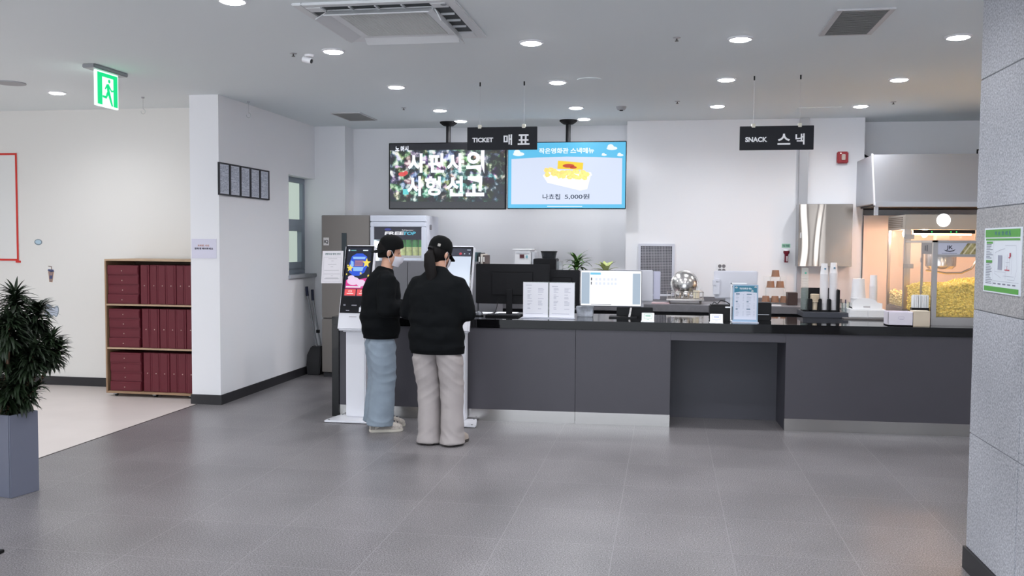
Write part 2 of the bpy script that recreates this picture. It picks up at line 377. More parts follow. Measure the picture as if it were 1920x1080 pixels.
def grille(name, label, x0, x1, y0, y1, rim, n, back):
    t = thing(name, label, 'ceiling grille', ((x0+x1)/2, (y0+y1)/2, 3.0))
    f = MB().box(x0, x0+rim, y0, y1, 2.988, 3).box(x1-rim, x1, y0, y1, 2.988, 3).box(x0+rim, x1-rim, y0, y0+rim*.4, 2.988, 3).box(x0+rim, x1-rim, y1-rim*.4, y1, 2.988, 3)
    make('rim', f, mat('grille_rim', (196, 196, 198), .4), t, bevel=.002)
    make('backing', MB().box(x0+rim, x1-rim, y0+rim*.4, y1-rim*.4, 2.997, 2.9995), back, t)
    l = MB()
    for i in range(n):
        y = y0+rim*.4+(y1-y0-rim*.8)*(i+.5)/n
        l.box(x0+rim, x1-rim, y-.008, y+.008, -.0012, .0012, Matrix.Translation((0, y, 2.991)) @ Matrix.Rotation(.6, 4, 'X') @ Matrix.Translation((0, -y, 0)))
    make('louvre', l, mat('grille_louvre', (168, 168, 166), .5), t)
    return t
grille('louvred_grille', 'grey louvred air grille in the ceiling near the granite pillar', .98, 1.315, 5.71, 6.38, .035, 22, mat('grille_dark', (82, 82, 82), .8))
grille('louvred_grille', 'small grey grille in the ceiling before the window corner', -3.63, -3.29, 9.48, 10.08, .02, 18, mat('grille_mid', (150, 152, 156), .8))
t = solo('ceiling_hatch', MB().box(1.31, 1.735, 9.70, 10.19, 2.994, 3.0), ceilm, 'flush pale access panel in the ceiling above the fire alarm', 'ceiling panel', bevel=.002)
def disc(u, v, r, h, name, label, cat, m, prof=None, group=None):
    p = AZ(u, v, 3.0); pr = prof or [(.001, 3-h), (r*.7, 3-h), (r, 3-h*.4), (r, 3.0), (.001, 3.0)]
    return solo(name, MB().lathe(pr, (p.x, p.y, 0), 24), m, label, cat, group)
gm = mat('detector_grey', (168, 168, 172), .5)
p = AZ(1165, 200, 3)
t = thing('smoke_detector', 'grey smoke detector in the ceiling between the two sets of back downlights', 'smoke detector', p)
make('housing', MB().lathe([(.001, 2.965), (.035, 2.965), (.05, 2.985), (.052, 3), (.001, 3)], (p.x, p.y, 0)), gm, t)
make('sensor_cap', MB().lathe([(.001, 2.955), (.018, 2.957), (.02, 2.966), (.001, 2.966)], (p.x, p.y, 0)), softblack, t)
for u, v, lb in ((1269, 71, 'small bare sprinkler head in the ceiling beyond the louvred grille'), (1270, 190, 'small sprinkler head in the ceiling beside the smoke detector'),
                 (757, 202, 'small sprinkler head in the ceiling near the movie screen downlights'), (1675, 191, 'small sprinkler head in the ceiling towards the exhaust hood'),
                 (550, 100, 'small sprinkler head in the ceiling beside the dome camera')):
    p = AZ(u, v, 3)
    t = thing('sprinkler_head', lb, 'sprinkler', p, group='ceiling sprinklers')
    make('escutcheon', MB().lathe([(.001, 2.994), (.022, 2.995), (.028, 3), (.001, 3)], (p.x, p.y, 0), 18), mat('sprinkler_plate', (190, 190, 194), .3, .6), t)
    make('deflector', MB().lathe([(.005, 2.994), (.005, 2.982), (.013, 2.98), (.013, 2.977), (.001, 2.976)], (p.x, p.y, 0), 14), mat('sprinkler_metal', (96, 92, 90), .35, .7), t)
p = AZ(580, 103, 3)
t = thing('dome_camera', 'small white security camera on the ceiling beside the air conditioner', 'camera', p)
make('mount', MB().lathe([(.001, 2.985), (.035, 2.985), (.04, 3), (.001, 3)], (p.x, p.y, 0)), white, t)
M = Matrix.Translation((p.x-.02, p.y, 2.962)) @ Matrix.Rotation(math.radians(105), 4, 'Y')
make('housing', MB().tube([M @ Vector((0, 0, -.034)), M @ Vector((0, 0, .034))], .022, 16), white, t, bevel=.004)
make('lens', MB().tube([M @ Vector((0, 0, .034)), M @ Vector((0, 0, .042))], .016, 16), black, t)
p = AZ(20, 155, 3)
t = thing('ceiling_speaker', 'flat round grey ceiling speaker at the edge beyond the exit sign', 'speaker', p)
make('rim', MB().lathe([(.10, 2.99), (.125, 2.99), (.125, 3), (.10, 3)], (p.x, p.y, 0), 28), gm, t)
make('mesh_cover', MB().lathe([(.001, 2.992), (.1, 2.993), (.1, 3), (.001, 3)], (p.x, p.y, 0), 28), mat('speaker_mesh', (190, 190, 192), .6), t)
p = AZ(1105, 149, 3)
t = thing('ceiling_speaker', 'faint pale round speaker in the ceiling above the menu screen', 'speaker', p)
make('rim', MB().lathe([(.09, 2.993), (.105, 2.993), (.105, 3), (.09, 3)], (p.x, p.y, 0), 28), ceilm, t)
make('mesh_cover', MB().lathe([(.001, 2.995), (.09, 2.996), (.09, 3), (.001, 3)], (p.x, p.y, 0), 28), mat('speaker_mesh_pale', (204, 204, 210), .7), t)
clear = glass('clear_plastic', (225, 230, 230), .22)
for u, v, lb in ((268, 182, 'clear plastic hook dangling from the ceiling beside the exit sign'), (466, 190, 'clear plastic hook dangling from the ceiling above the framed notices')):
    p = AZ(u, v, 3)
    t = thing('ceiling_hook', lb, 'hook', p)
    make('cord', MB().cyl((p.x, p.y, 3), (p.x, p.y, 2.88), .0015, 6), gm, t)
    make('hook', MB().tube([(p.x+.022*math.sin(a), p.y, 2.86+.025*math.cos(a)) for a in [k*.5 for k in range(11)]], .003, 8), clear, t)
    make('ceiling_clip', MB().lathe([(.001, 2.988), (.014, 2.988), (.014, 3), (.001, 3)], (p.x, p.y, 0), 12), gm, t)

# exit sign: plate along the ceiling, lit panel hanging below
ex = thing('exit_sign', 'green lit exit sign with a running figure hanging from the ceiling', 'exit sign', (-4.55, 6.86, 3))
make('ceiling_plate', MB().box(-4.61, -4.5, 6.62, 7.08, 2.968, 3), alum, ex, bevel=.006)
F = Face((-4.54, 6.70, 2.685), (0, 1, 0), (0, 0, 1), .30, .283)
make('panel', MB().box(-4.562, -4.541, 6.70, 7.00, 2.685, 2.968), mat('exit_lit_white', (235, 255, 245), .4, emit=1.5, ecol=(225, 255, 243)), ex, bevel=.002)
g = MB()
for q in ((.045, .05, .26, .96), (.76, .05, .955, .96), (.26, .85, .76, .96)): F.rect(g, *q)
gx = mat('exit_lit_green', (0, 200, 110), .4, emit=1.15, ecol=(0, 214, 130))
flat('door_pictogram', g, gx, ex)
g = MB()
F.oval(g, .57, .76, .055, .055, .002)
for a in ([(.44, .66), (.56, .68), (.60, .42), (.48, .40)], [(.36, .52), (.45, .66), (.50, .62), (.41, .50)], [(.56, .66), (.68, .52), (.78, .54), (.78, .49), (.66, .46), (.55, .58)],
          [(.48, .43), (.60, .45), (.70, .16), (.74, .06), (.66, .06), (.60, .17)], [(.46, .44), (.56, .42), (.44, .24), (.26, .26), (.26, .32), (.40, .32)]): F.poly(g, a, .002)
flat('running_figure', g, gx, ex)

# hanging department signs
def sign(u0, u1, v0, v1, wires, latin, hangul, label, lx, hx):
    x0, x1, z0, z1 = rect(u0, v0, u1, v1, 7.85)
    t = thing('hanging_sign', label, 'sign', ((x0+x1)/2, 7.85, z0))
    make('board', MB().box(x0, x1, 7.85, 7.87, z0, z1), mat('sign_charcoal', (36, 37, 42), .55, spec=.25), t, bevel=.002)
    F = front(x0, x1, z0, z1, 7.85); m = MB()
    F.text(m, latin, lx, .44, h=.21, w=.30, bold=.04); flat('lettering', m, mat('sign_white', (250, 250, 252), .5), t)
    for ch, a in hangul:
        m = MB(); F.text(m, ch, a, .44, h=.46, bold=.025); flat('lettering', m, mat('sign_white', ()), t)
    for a in wires:
        x = x0+(x1-x0)*a
        make('hanger_clip', MB().box(x-.014, x+.014, 7.84, 7.88, z1-.012, z1+.02), mat('clip_cream', (226, 222, 206), .4), t, bevel=.002)
        make('hanger_wire', MB().cyl((x, 7.86, z1), (x, 7.86, 3), .0007, 6), mat('wire_pale', (196, 196, 202), .4), t)
        make('ceiling_hook', MB().cyl((x, 7.86, 3), (x, 7.86, 2.965), .006, 8), softblack, t)
sign(876, 1007, 238, 281, (.18, .81), 'TICKET', (('매', .585), ('표', .81)), 'charcoal hanging sign reading TICKET in white above the counter', .225, 0)
sign(1387, 1526, 236, 281, (.185, .81), 'SNACK', (('스', .60), ('낵', .815)), 'charcoal hanging sign reading SNACK in white above the counter', .225, 0)
# ------------------------------------------------------------------ screens hanging in front of the back wall
def screen_picture(name, dark_amount):
    m = bpy.data.materials.new(name); m.use_nodes = True; nt = m.node_tree; b = nt.nodes['Principled BSDF']; L = nt.links.new
    tc = nt.nodes.new('ShaderNodeTexCoord'); mp = nt.nodes.new('ShaderNodeMapping'); mp.inputs['Scale'].default_value = (9, 9, 9)
    v = nt.nodes.new('ShaderNodeTexNoise'); v.inputs['Scale'].default_value = 1.6; v.inputs['Detail'].default_value = 5
    c = nt.nodes.new('ShaderNodeTexVoronoi'); c.inputs['Scale'].default_value = 1.5
    cr = nt.nodes.new('ShaderNodeValToRGB'); e = cr.color_ramp.elements
    e[0].position = .41; e[0].color = lin((22, 30, 34))+(1,); e[1].position = .62; e[1].color = lin((235, 240, 235))+(1,)
    k = e.new(.49); k.color = lin((78, 100, 100))+(1,)
    hs = nt.nodes.new('ShaderNodeMix'); hs.data_type = 'RGBA'; hs.blend_type = 'SOFT_LIGHT'; hs.inputs[0].default_value = .75
    L(tc.outputs['Object'], mp.inputs[0]); L(mp.outputs[0], v.inputs['Vector']); L(mp.outputs[0], c.inputs['Vector'])
    # darker towards the street at one side, as in the film still
    sx = nt.nodes.new('ShaderNodeSeparateXYZ'); L(tc.outputs['Object'], sx.inputs[0])
    mr = nt.nodes.new('ShaderNodeMapRange'); mr.inputs[1].default_value = .30; mr.inputs[2].default_value = .62; mr.inputs[3].default_value = 0; mr.inputs[4].default_value = .10
    L(sx.outputs[0], mr.inputs[0])
    mz = nt.nodes.new('ShaderNodeMapRange'); mz.inputs[1].default_value = .25; mz.inputs[2].default_value = .10; mz.inputs[3].default_value = 0; mz.inputs[4].default_value = .10
    L(sx.outputs[2], mz.inputs[0])
    s1 = nt.nodes.new('ShaderNodeMath'); s1.operation = 'SUBTRACT'; s2 = nt.nodes.new('ShaderNodeMath'); s2.operation = 'SUBTRACT'
    L(v.outputs['Fac'], s1.inputs[0]); L(mr.outputs[0], s1.inputs[1]); L(s1.outputs[0], s2.inputs[0]); L(mz.outputs[0], s2.inputs[1])
    L(s2.outputs[0], cr.inputs[0]); L(cr.outputs[0], hs.inputs[6]); L(c.outputs['Color'], hs.inputs[7])
    b.inputs['Base Color'].default_value = (.01, .01, .01, 1); b.inputs['Roughness'].default_value = .3
    L(hs.outputs[2], b.inputs['Emission Color']); b.inputs['Emission Strength'].default_value = 1.0*EMS
    return m
def television(u0, u1, v0, v1, label, mount_u):
    y = 10.3; x0, x1, z0, z1 = rect(u0, v0, u1, v1, y)
    t = thing('television', label, 'screen', ((x0+x1)/2, y, z0))
    make('bezel', MB().box(x0, x1, y, y+.05, z0, z1), black, t, bevel=.004)
    mx = AY(mount_u, 240, y+.12).x
    make('ceiling_mount', MB().lathe([(.001, 2.95), (.06, 2.955), (.10, 2.985), (.10, 3), (.001, 3)], (mx, y+.09, 0), 20), softblack, t)
    make('mount_pole', MB().cyl((mx, y+.09, 2.97), (mx, y+.09, z1-.35), .028, 14).box(mx-.12, mx+.12, y+.05, y+.085, z1-.5, z1-.2), softblack, t)
    return t, front(x0, x1, z0, z1, y)
# movie trailer
t, F = television(729, 949, 267, 392.5, 'wall screen showing a movie title in white letters over a city scene', 842)
F0 = front(F.o.x+.015, F.o.x+F.w-.015, F.o.z+.012, F.o.z+F.h-.012, 10.3)
g = MB(); F0.rect(g, 0, 0, 1, 1); flat('screen_black', g, mat('screen_black', (24, 24, 28), .2, emit=.9, ecol=(34, 35, 42)), t)
g = MB(); F0.rect(g, 0, .105, 1, .9, .002); pic = flat('film_still', g, screen_picture('film_still_glow', 0), t)
g = MB()
for ch, a, b, w_, h_ in (('사', .235, .70, .155, .30), ('판', .415, .70, .155, .30), ('사', .575, .70, .15, .30), ('의', .745, .71, .16, .36)): F0.text(g, ch, a, b, h_, w_, bold=.035, d=.004)
glow = mat('screen_white', (255, 255, 255), .3, emit=1.25, ecol=(232, 238, 255)); flat('movie_title', g, glow, t); g = MB()
for ch, a, b, w_, h_ in (('사', .225, .345, .145, .31), ('형', .38, .345, .14, .30), ('선', .57, .34, .145, .31), ('고', .745, .34, .16, .31)): F0.text(g, ch, a, b, h_, w_, bold=.035, d=.004)
flat('movie_title', g, glow, t)
g = MB(); F0.text(g, '노 머시', .105, .925, .085, .115, bold=.03, d=.004); flat('film_name', g, glow, t)
g = MB()
for a, b, ra, rb in ((.11, .53, .035, .035), (.14, .55, .02, .03)): F0.oval(g, a, b, ra, rb, .003)
flat('red_blur', g, mat('screen_red', (230, 90, 90), .3, emit=.9), t)
g = MB(); F0.rect(g, .115, .215, .165, .30, .003); flat('cyan_blur', g, mat('screen_cyan', (110, 220, 225), .3, emit=.9), t)
# snack menu
t, F = television(951.5, 1174, 265.5, 392, 'wall screen with a pale blue snack menu and a tray of nachos', 1066)
F1 = front(F.o.x+.008, F.o.x+F.w-.008, F.o.z+.010, F.o.z+F.h-.010, 10.3)
g = MB(); F1.rect(g, 0, 0, 1, 1); flat('menu_border', g, mat('screen_sky_blue', (88, 190, 236), .3, emit=.95, ecol=(92, 194, 238)), t)
g = MB(); F1.poly(g, [(.028, .06), (.972, .06), (.972, .755), (.75, .775), (.5, .785), (.25, .775), (.028, .755)], .002)
flat('menu_panel', g, mat('screen_pale', (216, 226, 246), .3, emit=.95, ecol=(216, 226, 247)), t)
g = MB(); F1.text(g, '작은영화관 스낵메뉴', .50, .875, .085, .47, bold=.03, d=.003)
hw_ = mat('screen_header_white', (240, 250, 255), .3, emit=1.0, ecol=(236, 248, 255)); flat('menu_title', g, hw_, t)
for a, b, k in ((.885, .905, 1.0), (.82, .805, .5), (.955, .80, .6), (.09, .83, 1.1)):
    g = MB(); F1.oval(g, a, b, .045*k, .028*k, .003); F1.oval(g, a-.012*k, b+.025*k, .026*k, .036*k, .003); flat('cloud', g, hw_, t)
g = MB(); F1.rect(g, .34, .022, .64, .034, .003); flat('menu_footer', g, hw_, t)
si_ = mat('screen_ink', (78, 96, 128), .3, emit=.35, ecol=(90, 108, 140))
g = MB(); F1.text(g, '나쵸칩', .375, .175, .085, .15, bold=.02, d=.003); flat('menu_item', g, si_, t)
g = MB(); F1.text(g, '5,000원', .595, .175, .085, .21, bold=.02, d=.003); flat('menu_price', g, mat('screen_ink', (78, 96, 128), .3, emit=.35, ecol=(90, 108, 140)), t)
g = MB(); F1.poly(g, [(.30, .50), (.34, .39), (.62, .27), (.68, .29), (.71, .50), (.60, .44)], .003); F1.poly(g, [(.30, .505), (.40, .59), (.71, .545), (.72, .50), (.645, .41)], .003)
flat('snack_tray', g, mat('screen_tray', (250, 250, 252), .3, emit=1.05, ecol=(250, 251, 255)), t)
g = MB(); rnd = random.Random(3)
for i in range(34):
    a = .33+.36*rnd.random(); b = .555-.36*(a-.33)*.45+(rnd.random()-.5)*.10
    F1.poly(g, [(a+.03*math.cos(q)*rnd.uniform(.6, 1.1), b+.045*math.sin(q)*rnd.uniform(.6, 1.1)) for q in (0, 1.1, 2.2, 3.3, 4.4, 5.4)], .004+.00004*i)
flat('nachos', g, mat('screen_nacho', (222, 178, 96), .3, emit=.85, ecol=(226, 184, 104), vary=.25, vscale=40), t)
g = MB(); F1.poly(g, [(.425, .60), (.43, .725), (.645, .69), (.64, .585)], .0065); flat('sauce_packet', g, mat('screen_yellow', (250, 214, 50), .3, emit=.95), t)
g = MB(); F1.oval(g, .52, .645, .05, .03, .007); F1.oval(g, .56, .62, .03, .02, .007); flat('packet_print', g, mat('screen_print_red', (214, 82, 50), .3, emit=.8), t)

# ------------------------------------------------------------------ refrigerators
x0, x1, z0, z1 = rect(602.5, 403.5, 693, 702, 10.12)
x0 += .005
t = thing('refrigerator', 'tall grey-brown refrigerator standing in the corner beside the window', 'refrigerator', ((x0+x1)/2, 10.12, 0))
fm = mat('fridge_taupe', (128, 122, 117), .38, .25)
make('body', MB().box(x0, x1, 10.17, 10.59, .03, z1), mat('fridge_side', (110, 106, 102), .5), t, bevel=.008)
make('door', MB().box(x0, x1, 10.12, 10.166, .70, z1), fm, t, bevel=.006)
dr = make('door', MB().box(x0, x1, 10.12, 10.166, .06, .69), fm, t, bevel=.006)
make('plinth', MB().box(x0+.01, x1-.01, 10.15, 10.58, 0, .05), dark, t)
hx0, hx1, hz0, hz1 = rect(641, 437, 650, 470, 10.12)
make('handle_recess', MB().box(hx0, hx1, 10.112, 10.122, hz0-.3, hz1), mat('fridge_handle', (52, 60, 64), .3, .4), t)
F = front(*rect(606.5, 445.5, 617, 460, 10.12), 10.119)
g = MB(); F.rect(g, 0, 0, 1, 1); st = flat('sticker', g, mat('sticker_white', (214, 210, 208), .5), t)
g = MB(); F.text(g, 'IQ', .5, .45, .5, .78, bold=.03, d=.002); flat('sticker_lettering', g, bink, st)

x0, _, z0, z1 = rect(694, 404, 797, 700, 10.1); x1 = AY(797, 450, 10.1).x
t = thing('display_fridge', 'white glass-door drinks fridge with a dark FREETOP header panel', 'refrigerator', ((x0+x1)/2, 10.1, 0))
fw = mat('showcase_white', (222, 226, 238), .35)
body = MB().box(x0+.03, x1-.03, 10.16, 10.72, .05, .12).box(x0, x0+.03, 10.16, 10.72, .1, z1).box(x1-.03, x1, 10.16, 10.72, .1, z1).box(x0+.03, x1-.03, 10.69, 10.72, .1, z1-.09).box(x0+.03, x1-.03, 10.16, 10.72, z1-.09, z1)
make('body', body, fw, t, bevel=.005)
make('plinth', MB().box(x0+.02, x1-.02, 10.18, 10.7, 0, .06), dark, t)
zt = z1-.075
d = MB().box(x0, x1, 10.1, 10.155, .12, .18).box(x0, x1, 10.1, 10.155, zt-.055, zt).box(x0, x0+.045, 10.1, 10.155, .18, zt-.055).box(x1-.045, x1, 10.1, 10.155, .18, zt-.055)
make('door_frame', d, fw, t, bevel=.006)
make('top_cap', MB().box(x0, x1, 10.1, 10.157, zt+.006, z1), fw, t, bevel=.004)
hb = AY(745, 449.5, 10.1).z
make('header', MB().box(x0+.045, x1-.045, 10.115, 10.15, hb, zt-.055), mat('header_navy', (46, 46, 60), .35), t)
F = front(x0+.045, x1-.045, hb, zt-.055, 10.115)
g = MB(); F.text(g, 'FREE', .42, .50, .26, .40, bold=.04, slant=.2, d=.002); flat('lettering', g, mat('header_white', (240, 240, 246), .4, emit=.9), t)
g = MB(); F.text(g, 'TOP', .735, .50, .26, .27, bold=.04, slant=.2, d=.002); flat('lettering', g, mat('header_cyan', (96, 196, 226), .4, emit=.85), t)
g = MB(); F.text(g, 'Refrigerator', .71, .74, .11, .24, d=.002); flat('lettering', g, mat('header_white', ()), t)
g = MB(); F.oval(g, .29, .80, .07, .10); flat('emblem', g, mat('header_blue', (70, 76, 160), .4), t)
make('pane', MB().box(x0+.045, x1-.045, 10.125, 10.131, .18, hb), glass('fridge_glass', op=.04), t)
li = MB().box(x0+.05, x0+.075, 10.17, 10.2, .25, hb-.02); make('light_strip', li, mat('fridge_light', (240, 246, 255), .4, emit=19, ecol=(225, 236, 255)), t)
make('lining', MB().box(x0+.03, x1-.03, 10.68, 10.69, .12, z1-.09), white, t)
shz = [AY(760, 478, 10.3).z-.005-.27*k for k in range(5)]
for z in shz:
    if z > .15: make('shelf', MB().box(x0+.032, x1-.032, 10.2, 10.67, z-.008, z), white, t)
make('lock', MB().box(x1-.001, x1+.012, 10.3, 10.36, z1-.16, z1-.1), mat('lock_grey', (120, 118, 124), .4), t, bevel=.003)
make('price_rail', MB().box(x0+.04, x1-.04, 10.185, 10.2, shz[0]-.03, shz[0]), mat('rail_white', (244, 244, 250), .4, emit=.3), t)
# drinks on the top shelf
bt = thing('drink_bottle', 'x', 'drink', (0, 0, 0), group='green drinks in the fridge')
bh = .24
make('bottle', MB().lathe([(.001, 0), (.034, 0), (.036, .01), (.036, .20), (.030, .215), (.001, .215)], n=16), mat('drink_pale', (226, 234, 150), .25, vary=.2, vscale=30), bt)
make('cap', MB().lathe([(.001, .215), (.030, .215), (.029, bh), (.001, bh)], n=14), mat('drink_cap', (110, 220, 60), .4), bt)
make('wrapper', MB().lathe([(.0362, .10), (.0366, .10), (.0366, .195), (.0362, .195)], n=16), mat('drink_wrap', (40, 168, 40), .4), bt)
names = ['green drink bottle in the display fridge, nearest its hinge side', 'green drink bottle second from the wall side of the fridge shelf', 'green drink bottle in the middle of the fridge shelf, behind the cap',
         'green drink bottle just beyond the middle of the fridge shelf', 'green drink bottle showing beside the cap in the display fridge', 'green drink bottle second from the price rail end in the fridge', 'green drink bottle at the price rail end of the fridge shelf']
for i in range(7):
    q = (x0+.12+(x1-x0-.2)*i/6, 10.25, shz[0])
    if i == 0: bt.location = q; bt['label'] = names[0]
    else: dup(bt, q, names[i])

# ------------------------------------------------------------------ block wall: duct, steel cabinet, alarm, flashlight, socket, vent
x0, x1, z0, z1 = rect(1497, 382, 1599, 500, 10.33)
t = thing('steel_wall_cabinet', 'stainless steel wall cabinet above the paper cup stacks', 'cabinet', ((x0+x1)/2, 10.44, z0))
make('body', MB().box(x0, x1, 10.35, 10.55, z0, z1), steelb, t, bevel=.006)
# the front is a slightly buckled sheet, so lamps and daylight smear down it
nx, nz = 60, 24; vs = []; fs = []
for j in range(nz+1):
    b = j/nz; d = .003; row = []
    for i in range(nx+1):
        a = i/nx; c1 = .07+.10*math.sin(2.4*b+.3)*(1-b)+.02*b; c2 = .34+.09*b*b
        d += (x1-x0)/nx*(.17*math.exp(-((a-c1)/.055)**2)+.15*math.exp(-((a-c2)/.05)**2)-.045*(a > .5)*(1-a)*1.6)
        vs.append(Vector((x0+.004+(x1-x0-.008)*a, 10.350-d, z0+.004+(z1-z0-.008)*b)))
for j in range(nz):
    for i in range(nx): k = j*(nx+1)+i; fs.append((k, k+1, k+nx+2, k+nx+1))
q = MB().add(vs, fs); o_ = len(vs)
make('door', MB().add(vs+[Vector((p.x, 10.354, p.z)) for p in vs], fs+[tuple(i+o_ for i in f)[::-1] for f in fs]), mat('polished_sheet', (176, 166, 156), .16, 1), t, smooth=80, recalc=False)
make('latch', MB().box(x0+.02, x0+.035, 10.335, 10.35, (z0+z1)/2-.03, (z0+z1)/2+.03), steel, t, bevel=.002)
x0, x1, _, _ = rect(1498, 300, 1515, 380, 10.5)
t = solo('steel_duct', MB().box(x0, x1, 10.5, 10.55, z1+.004, 3.0), steelb, 'narrow steel trunking running up the wall behind the snack sign', 'trunking', bevel=.003)
x0, x1, za, zb = rect(1495, 505, 1502, 555, 10.5)
solo('cable_trunking', MB().box(x0-.005, x1, 10.52, 10.55, .99, z0-.002), mat('trunking_grey', (170, 172, 180), .4), 'grey cable trunking on the wall below the steel wall cabinet', 'trunking', bevel=.002)
x0, x1, z0, z1 = rect(1570, 284, 1591, 306, 10.5)
t = thing('fire_alarm', 'red square fire alarm box high on the wall beside the snack sign', 'fire alarm', ((x0+x1)/2, 10.52, z0))
make('housing', MB().box(x0, x1, 10.5, 10.55, z0, z1), mat('alarm_red', (158, 34, 44), .4), t, bevel=.01)
make('strobe', MB().box(x0+.045, x0+.085, 10.488, 10.502, z0+.035, z1-.03), mat('strobe_clear', (206, 190, 180), .2), t, bevel=.004)
make('indicator', MB().lathe([(.001, -.004), (.008, -.004), (.008, .004), (.001, .004)], (x0+.036, 10.498, z1-.02), 10, Matrix.Rotation(math.pi/2, 3, 'X')), mat('led_white', (255, 240, 240), .3, emit=1), t)
x0, x1, z0, z1 = rect(1469, 470, 1480, 492, 10.5); xm = (x0+x1)/2
t = thing('emergency_flashlight', 'dark red emergency flashlight clipped on the wall below a green label', 'flashlight', (xm, 10.52, z0))
fr_ = mat('torch_red', (110, 22, 40), .35)
make('barrel', MB().lathe([(.001, z0), (.02, z0), (.02, z0+.085), (.034, z1-.025), (.034, z1), (.001, z1)], (xm, 10.505, 0), 16), fr_, t)
make('head_cap', MB().lathe([(.001, z1), (.036, z1), (.032, z1+.012), (.001, z1+.012)], (xm, 10.505, 0), 16), white, t)
make('wall_clip', MB().box(xm-.03, xm+.03, 10.53, 10.55, z0+.02, z1-.01), white, t)
make('maker_plate', MB().box(xm-.006, xm+.014, 10.482, 10.486, z0+.012, z0+.07), mat('plate_grey', (176, 160, 164), .5), t)
x0, x1, z0, z1 = rect(1466, 457, 1482, 464.5, 10.54)
t = thing('wall_label', 'small pale green label above the red flashlight on the wall', 'label', ((x0+x1)/2, 10.545, z0))
make('plate', MB().box(x0, x1, 10.546, 10.55, z0, z1), mat('label_green', (158, 206, 178), .5), t)
g = MB(); front(x0, x1, z0, z1, 10.546).text(g, '비상 조명등', .5, .5, .6, .8, bold=.03); flat('lettering', g, mat('label_ink', (52, 96, 92), .5), t)
x0, x1, z0, z1 = rect(1344, 493, 1362.5, 513, 10.54)
t = thing('wall_socket', 'white four-way wall socket above the white monitor', 'socket', ((x0+x1)/2, 10.545, z0))
make('plate', MB().box(x0, x1, 10.538, 10.55, z0, z1), white, t, bevel=.003)
for a in (.3, .7):
    for b in (.3, .7):
        cx_, cz_ = x0+(x1-x0)*a, z0+(z1-z0)*b
        make('outlet', MB().lathe([(.001, -.001), (.02, -.001), (.02, .002), (.001, .002)], (cx_, 10.538, cz_), 16, Matrix.Rotation(math.pi/2, 3, 'X')), mat('outlet_grey', (120, 118, 122), .5), t)
x0, x1, z0, z1 = rect(1196, 457, 1264.5, 556, 10.5)
t = thing('wall_vent', 'pale framed wall vent with a dark square mesh', 'vent', ((x0+x1)/2, 10.53, z0))
e = .03
make('rim', MB().box(x0, x0+e, 10.52, 10.55, z0, z1).box(x1-e, x1, 10.52, 10.55, z0, z1).box(x0+e, x1-e, 10.52, 10.55, z0, z0+e).box(x0+e, x1-e, 10.52, 10.55, z1-e, z1), mat('vent_rim', (208, 210, 220), .4), t, bevel=.003)
make('backing', MB().box(x0+e, x1-e, 10.545, 10.549, z0+e, z1-e), mat('vent_dark', (58, 58, 70), .7), t)
g = MB(); nx, nz = 20, 30
for i in range(1, nx): xx = x0+e+(x1-x0-2*e)*i/nx; g.box(xx-.0032, xx+.0032, 10.53, 10.54, z0+e, z1-e)
for i in range(1, nz): zz = z0+e+(z1-z0-2*e)*i/nz; g.box(x0+e, x1-e, 10.529, 10.539, zz-.0032, zz+.0032)
make('mesh', g, mat('vent_mesh', (166, 166, 174), .4), t)

# ------------------------------------------------------------------ back counter and what stands on it
BZ = .955; BY0 = 9.72
t = thing('back_counter', 'long grey worktop unit along the back wall behind the front counter', 'counter', (-.4, 10.1, 0))
make('worktop', MB().box(-2.55, 1.93, BY0, 10.5, BZ-.075, BZ), stoneg, t, bevel=.004)
make('upstand', MB().box(-.46, 1.93, 10.50, 10.549, BZ-.02, BZ+.045).box(-2.55, -.462, 10.50, 10.52, BZ, BZ+.045), stoneg, t)
make('carcass', MB().box(-2.53, 1.91, BY0+.06, 10.49, .09, BZ-.08), mat('carcass_dark', (46, 46, 50), .6), t)
for i in range(7):
    a = -2.53+4.44*i/7; dd = make('door', MB().box(a+.003, a+4.44/7-.003, BY0+.04, BY0+.058, .11, BZ-.16), mat('cupboard_grey', (138, 138, 144), .45), t, bevel=.002)
    make('handle', MB().box(a+.27, a+.37, BY0+.022, BY0+.04, BZ-.2, BZ-.185), steel, dd)
make('plinth', MB().box(-2.5, 1.9, BY0+.1, 10.45, 0, .09), dark, t)
def onb(u, y): return AY(u, 520, y).x
# white dispenser and black coffee machine
x0, x1, z0, z1 = rect(960, 467, 1003, 560, 10.1)
t = thing('water_dispenser', 'white boxy dispenser with a red display behind the black monitor', 'dispenser', ((x0+x1)/2, 10.2, BZ))
make('body', MB().box(x0+.03, x1-.045, 10.08, 10.42, BZ, z1-.012), white, t, bevel=.01)
make('side_frame', MB().box(x1-.04, x1-.005, 10.1, 10.4, BZ, z1-.03), mat('pale_grey', (206, 208, 214), .4), t, bevel=.004)
make('lid', MB().box(x0, x1-.03, 10.07, 10.42, z1-.012, z1), white, t, bevel=.004)
make('display', MB().box((x0+x1)/2-.04, (x0+x1)/2+.01, 10.072, 10.082, z1-.1, z1-.06), mat('display_red', (150, 40, 60), .3, emit=.15), t)
make('button', MB().box((x0+x1)/2+.03, (x0+x1)/2+.05, 10.072, 10.082, z1-.1, z1-.07), mat('button_cyan', (150, 220, 240), .3, emit=.4), t)
make('control_panel', MB().box(x0+.05, x1-.06, 10.074, 10.082, z1-.05, z1-.03), mat('pale_grey', ()), t)
x0, x1, z0, z1 = rect(1000, 473, 1042, 560, 10.0)
t = thing('coffee_machine', 'black coffee machine standing between the white dispenser and the plants', 'coffee machine', ((x0+x1)/2, 10.1, BZ))
zm = AY(1020, 485, 10).z
make('body', MB().box(x0, x1, 9.98, 10.3, BZ, zm), black, t, bevel=.008)
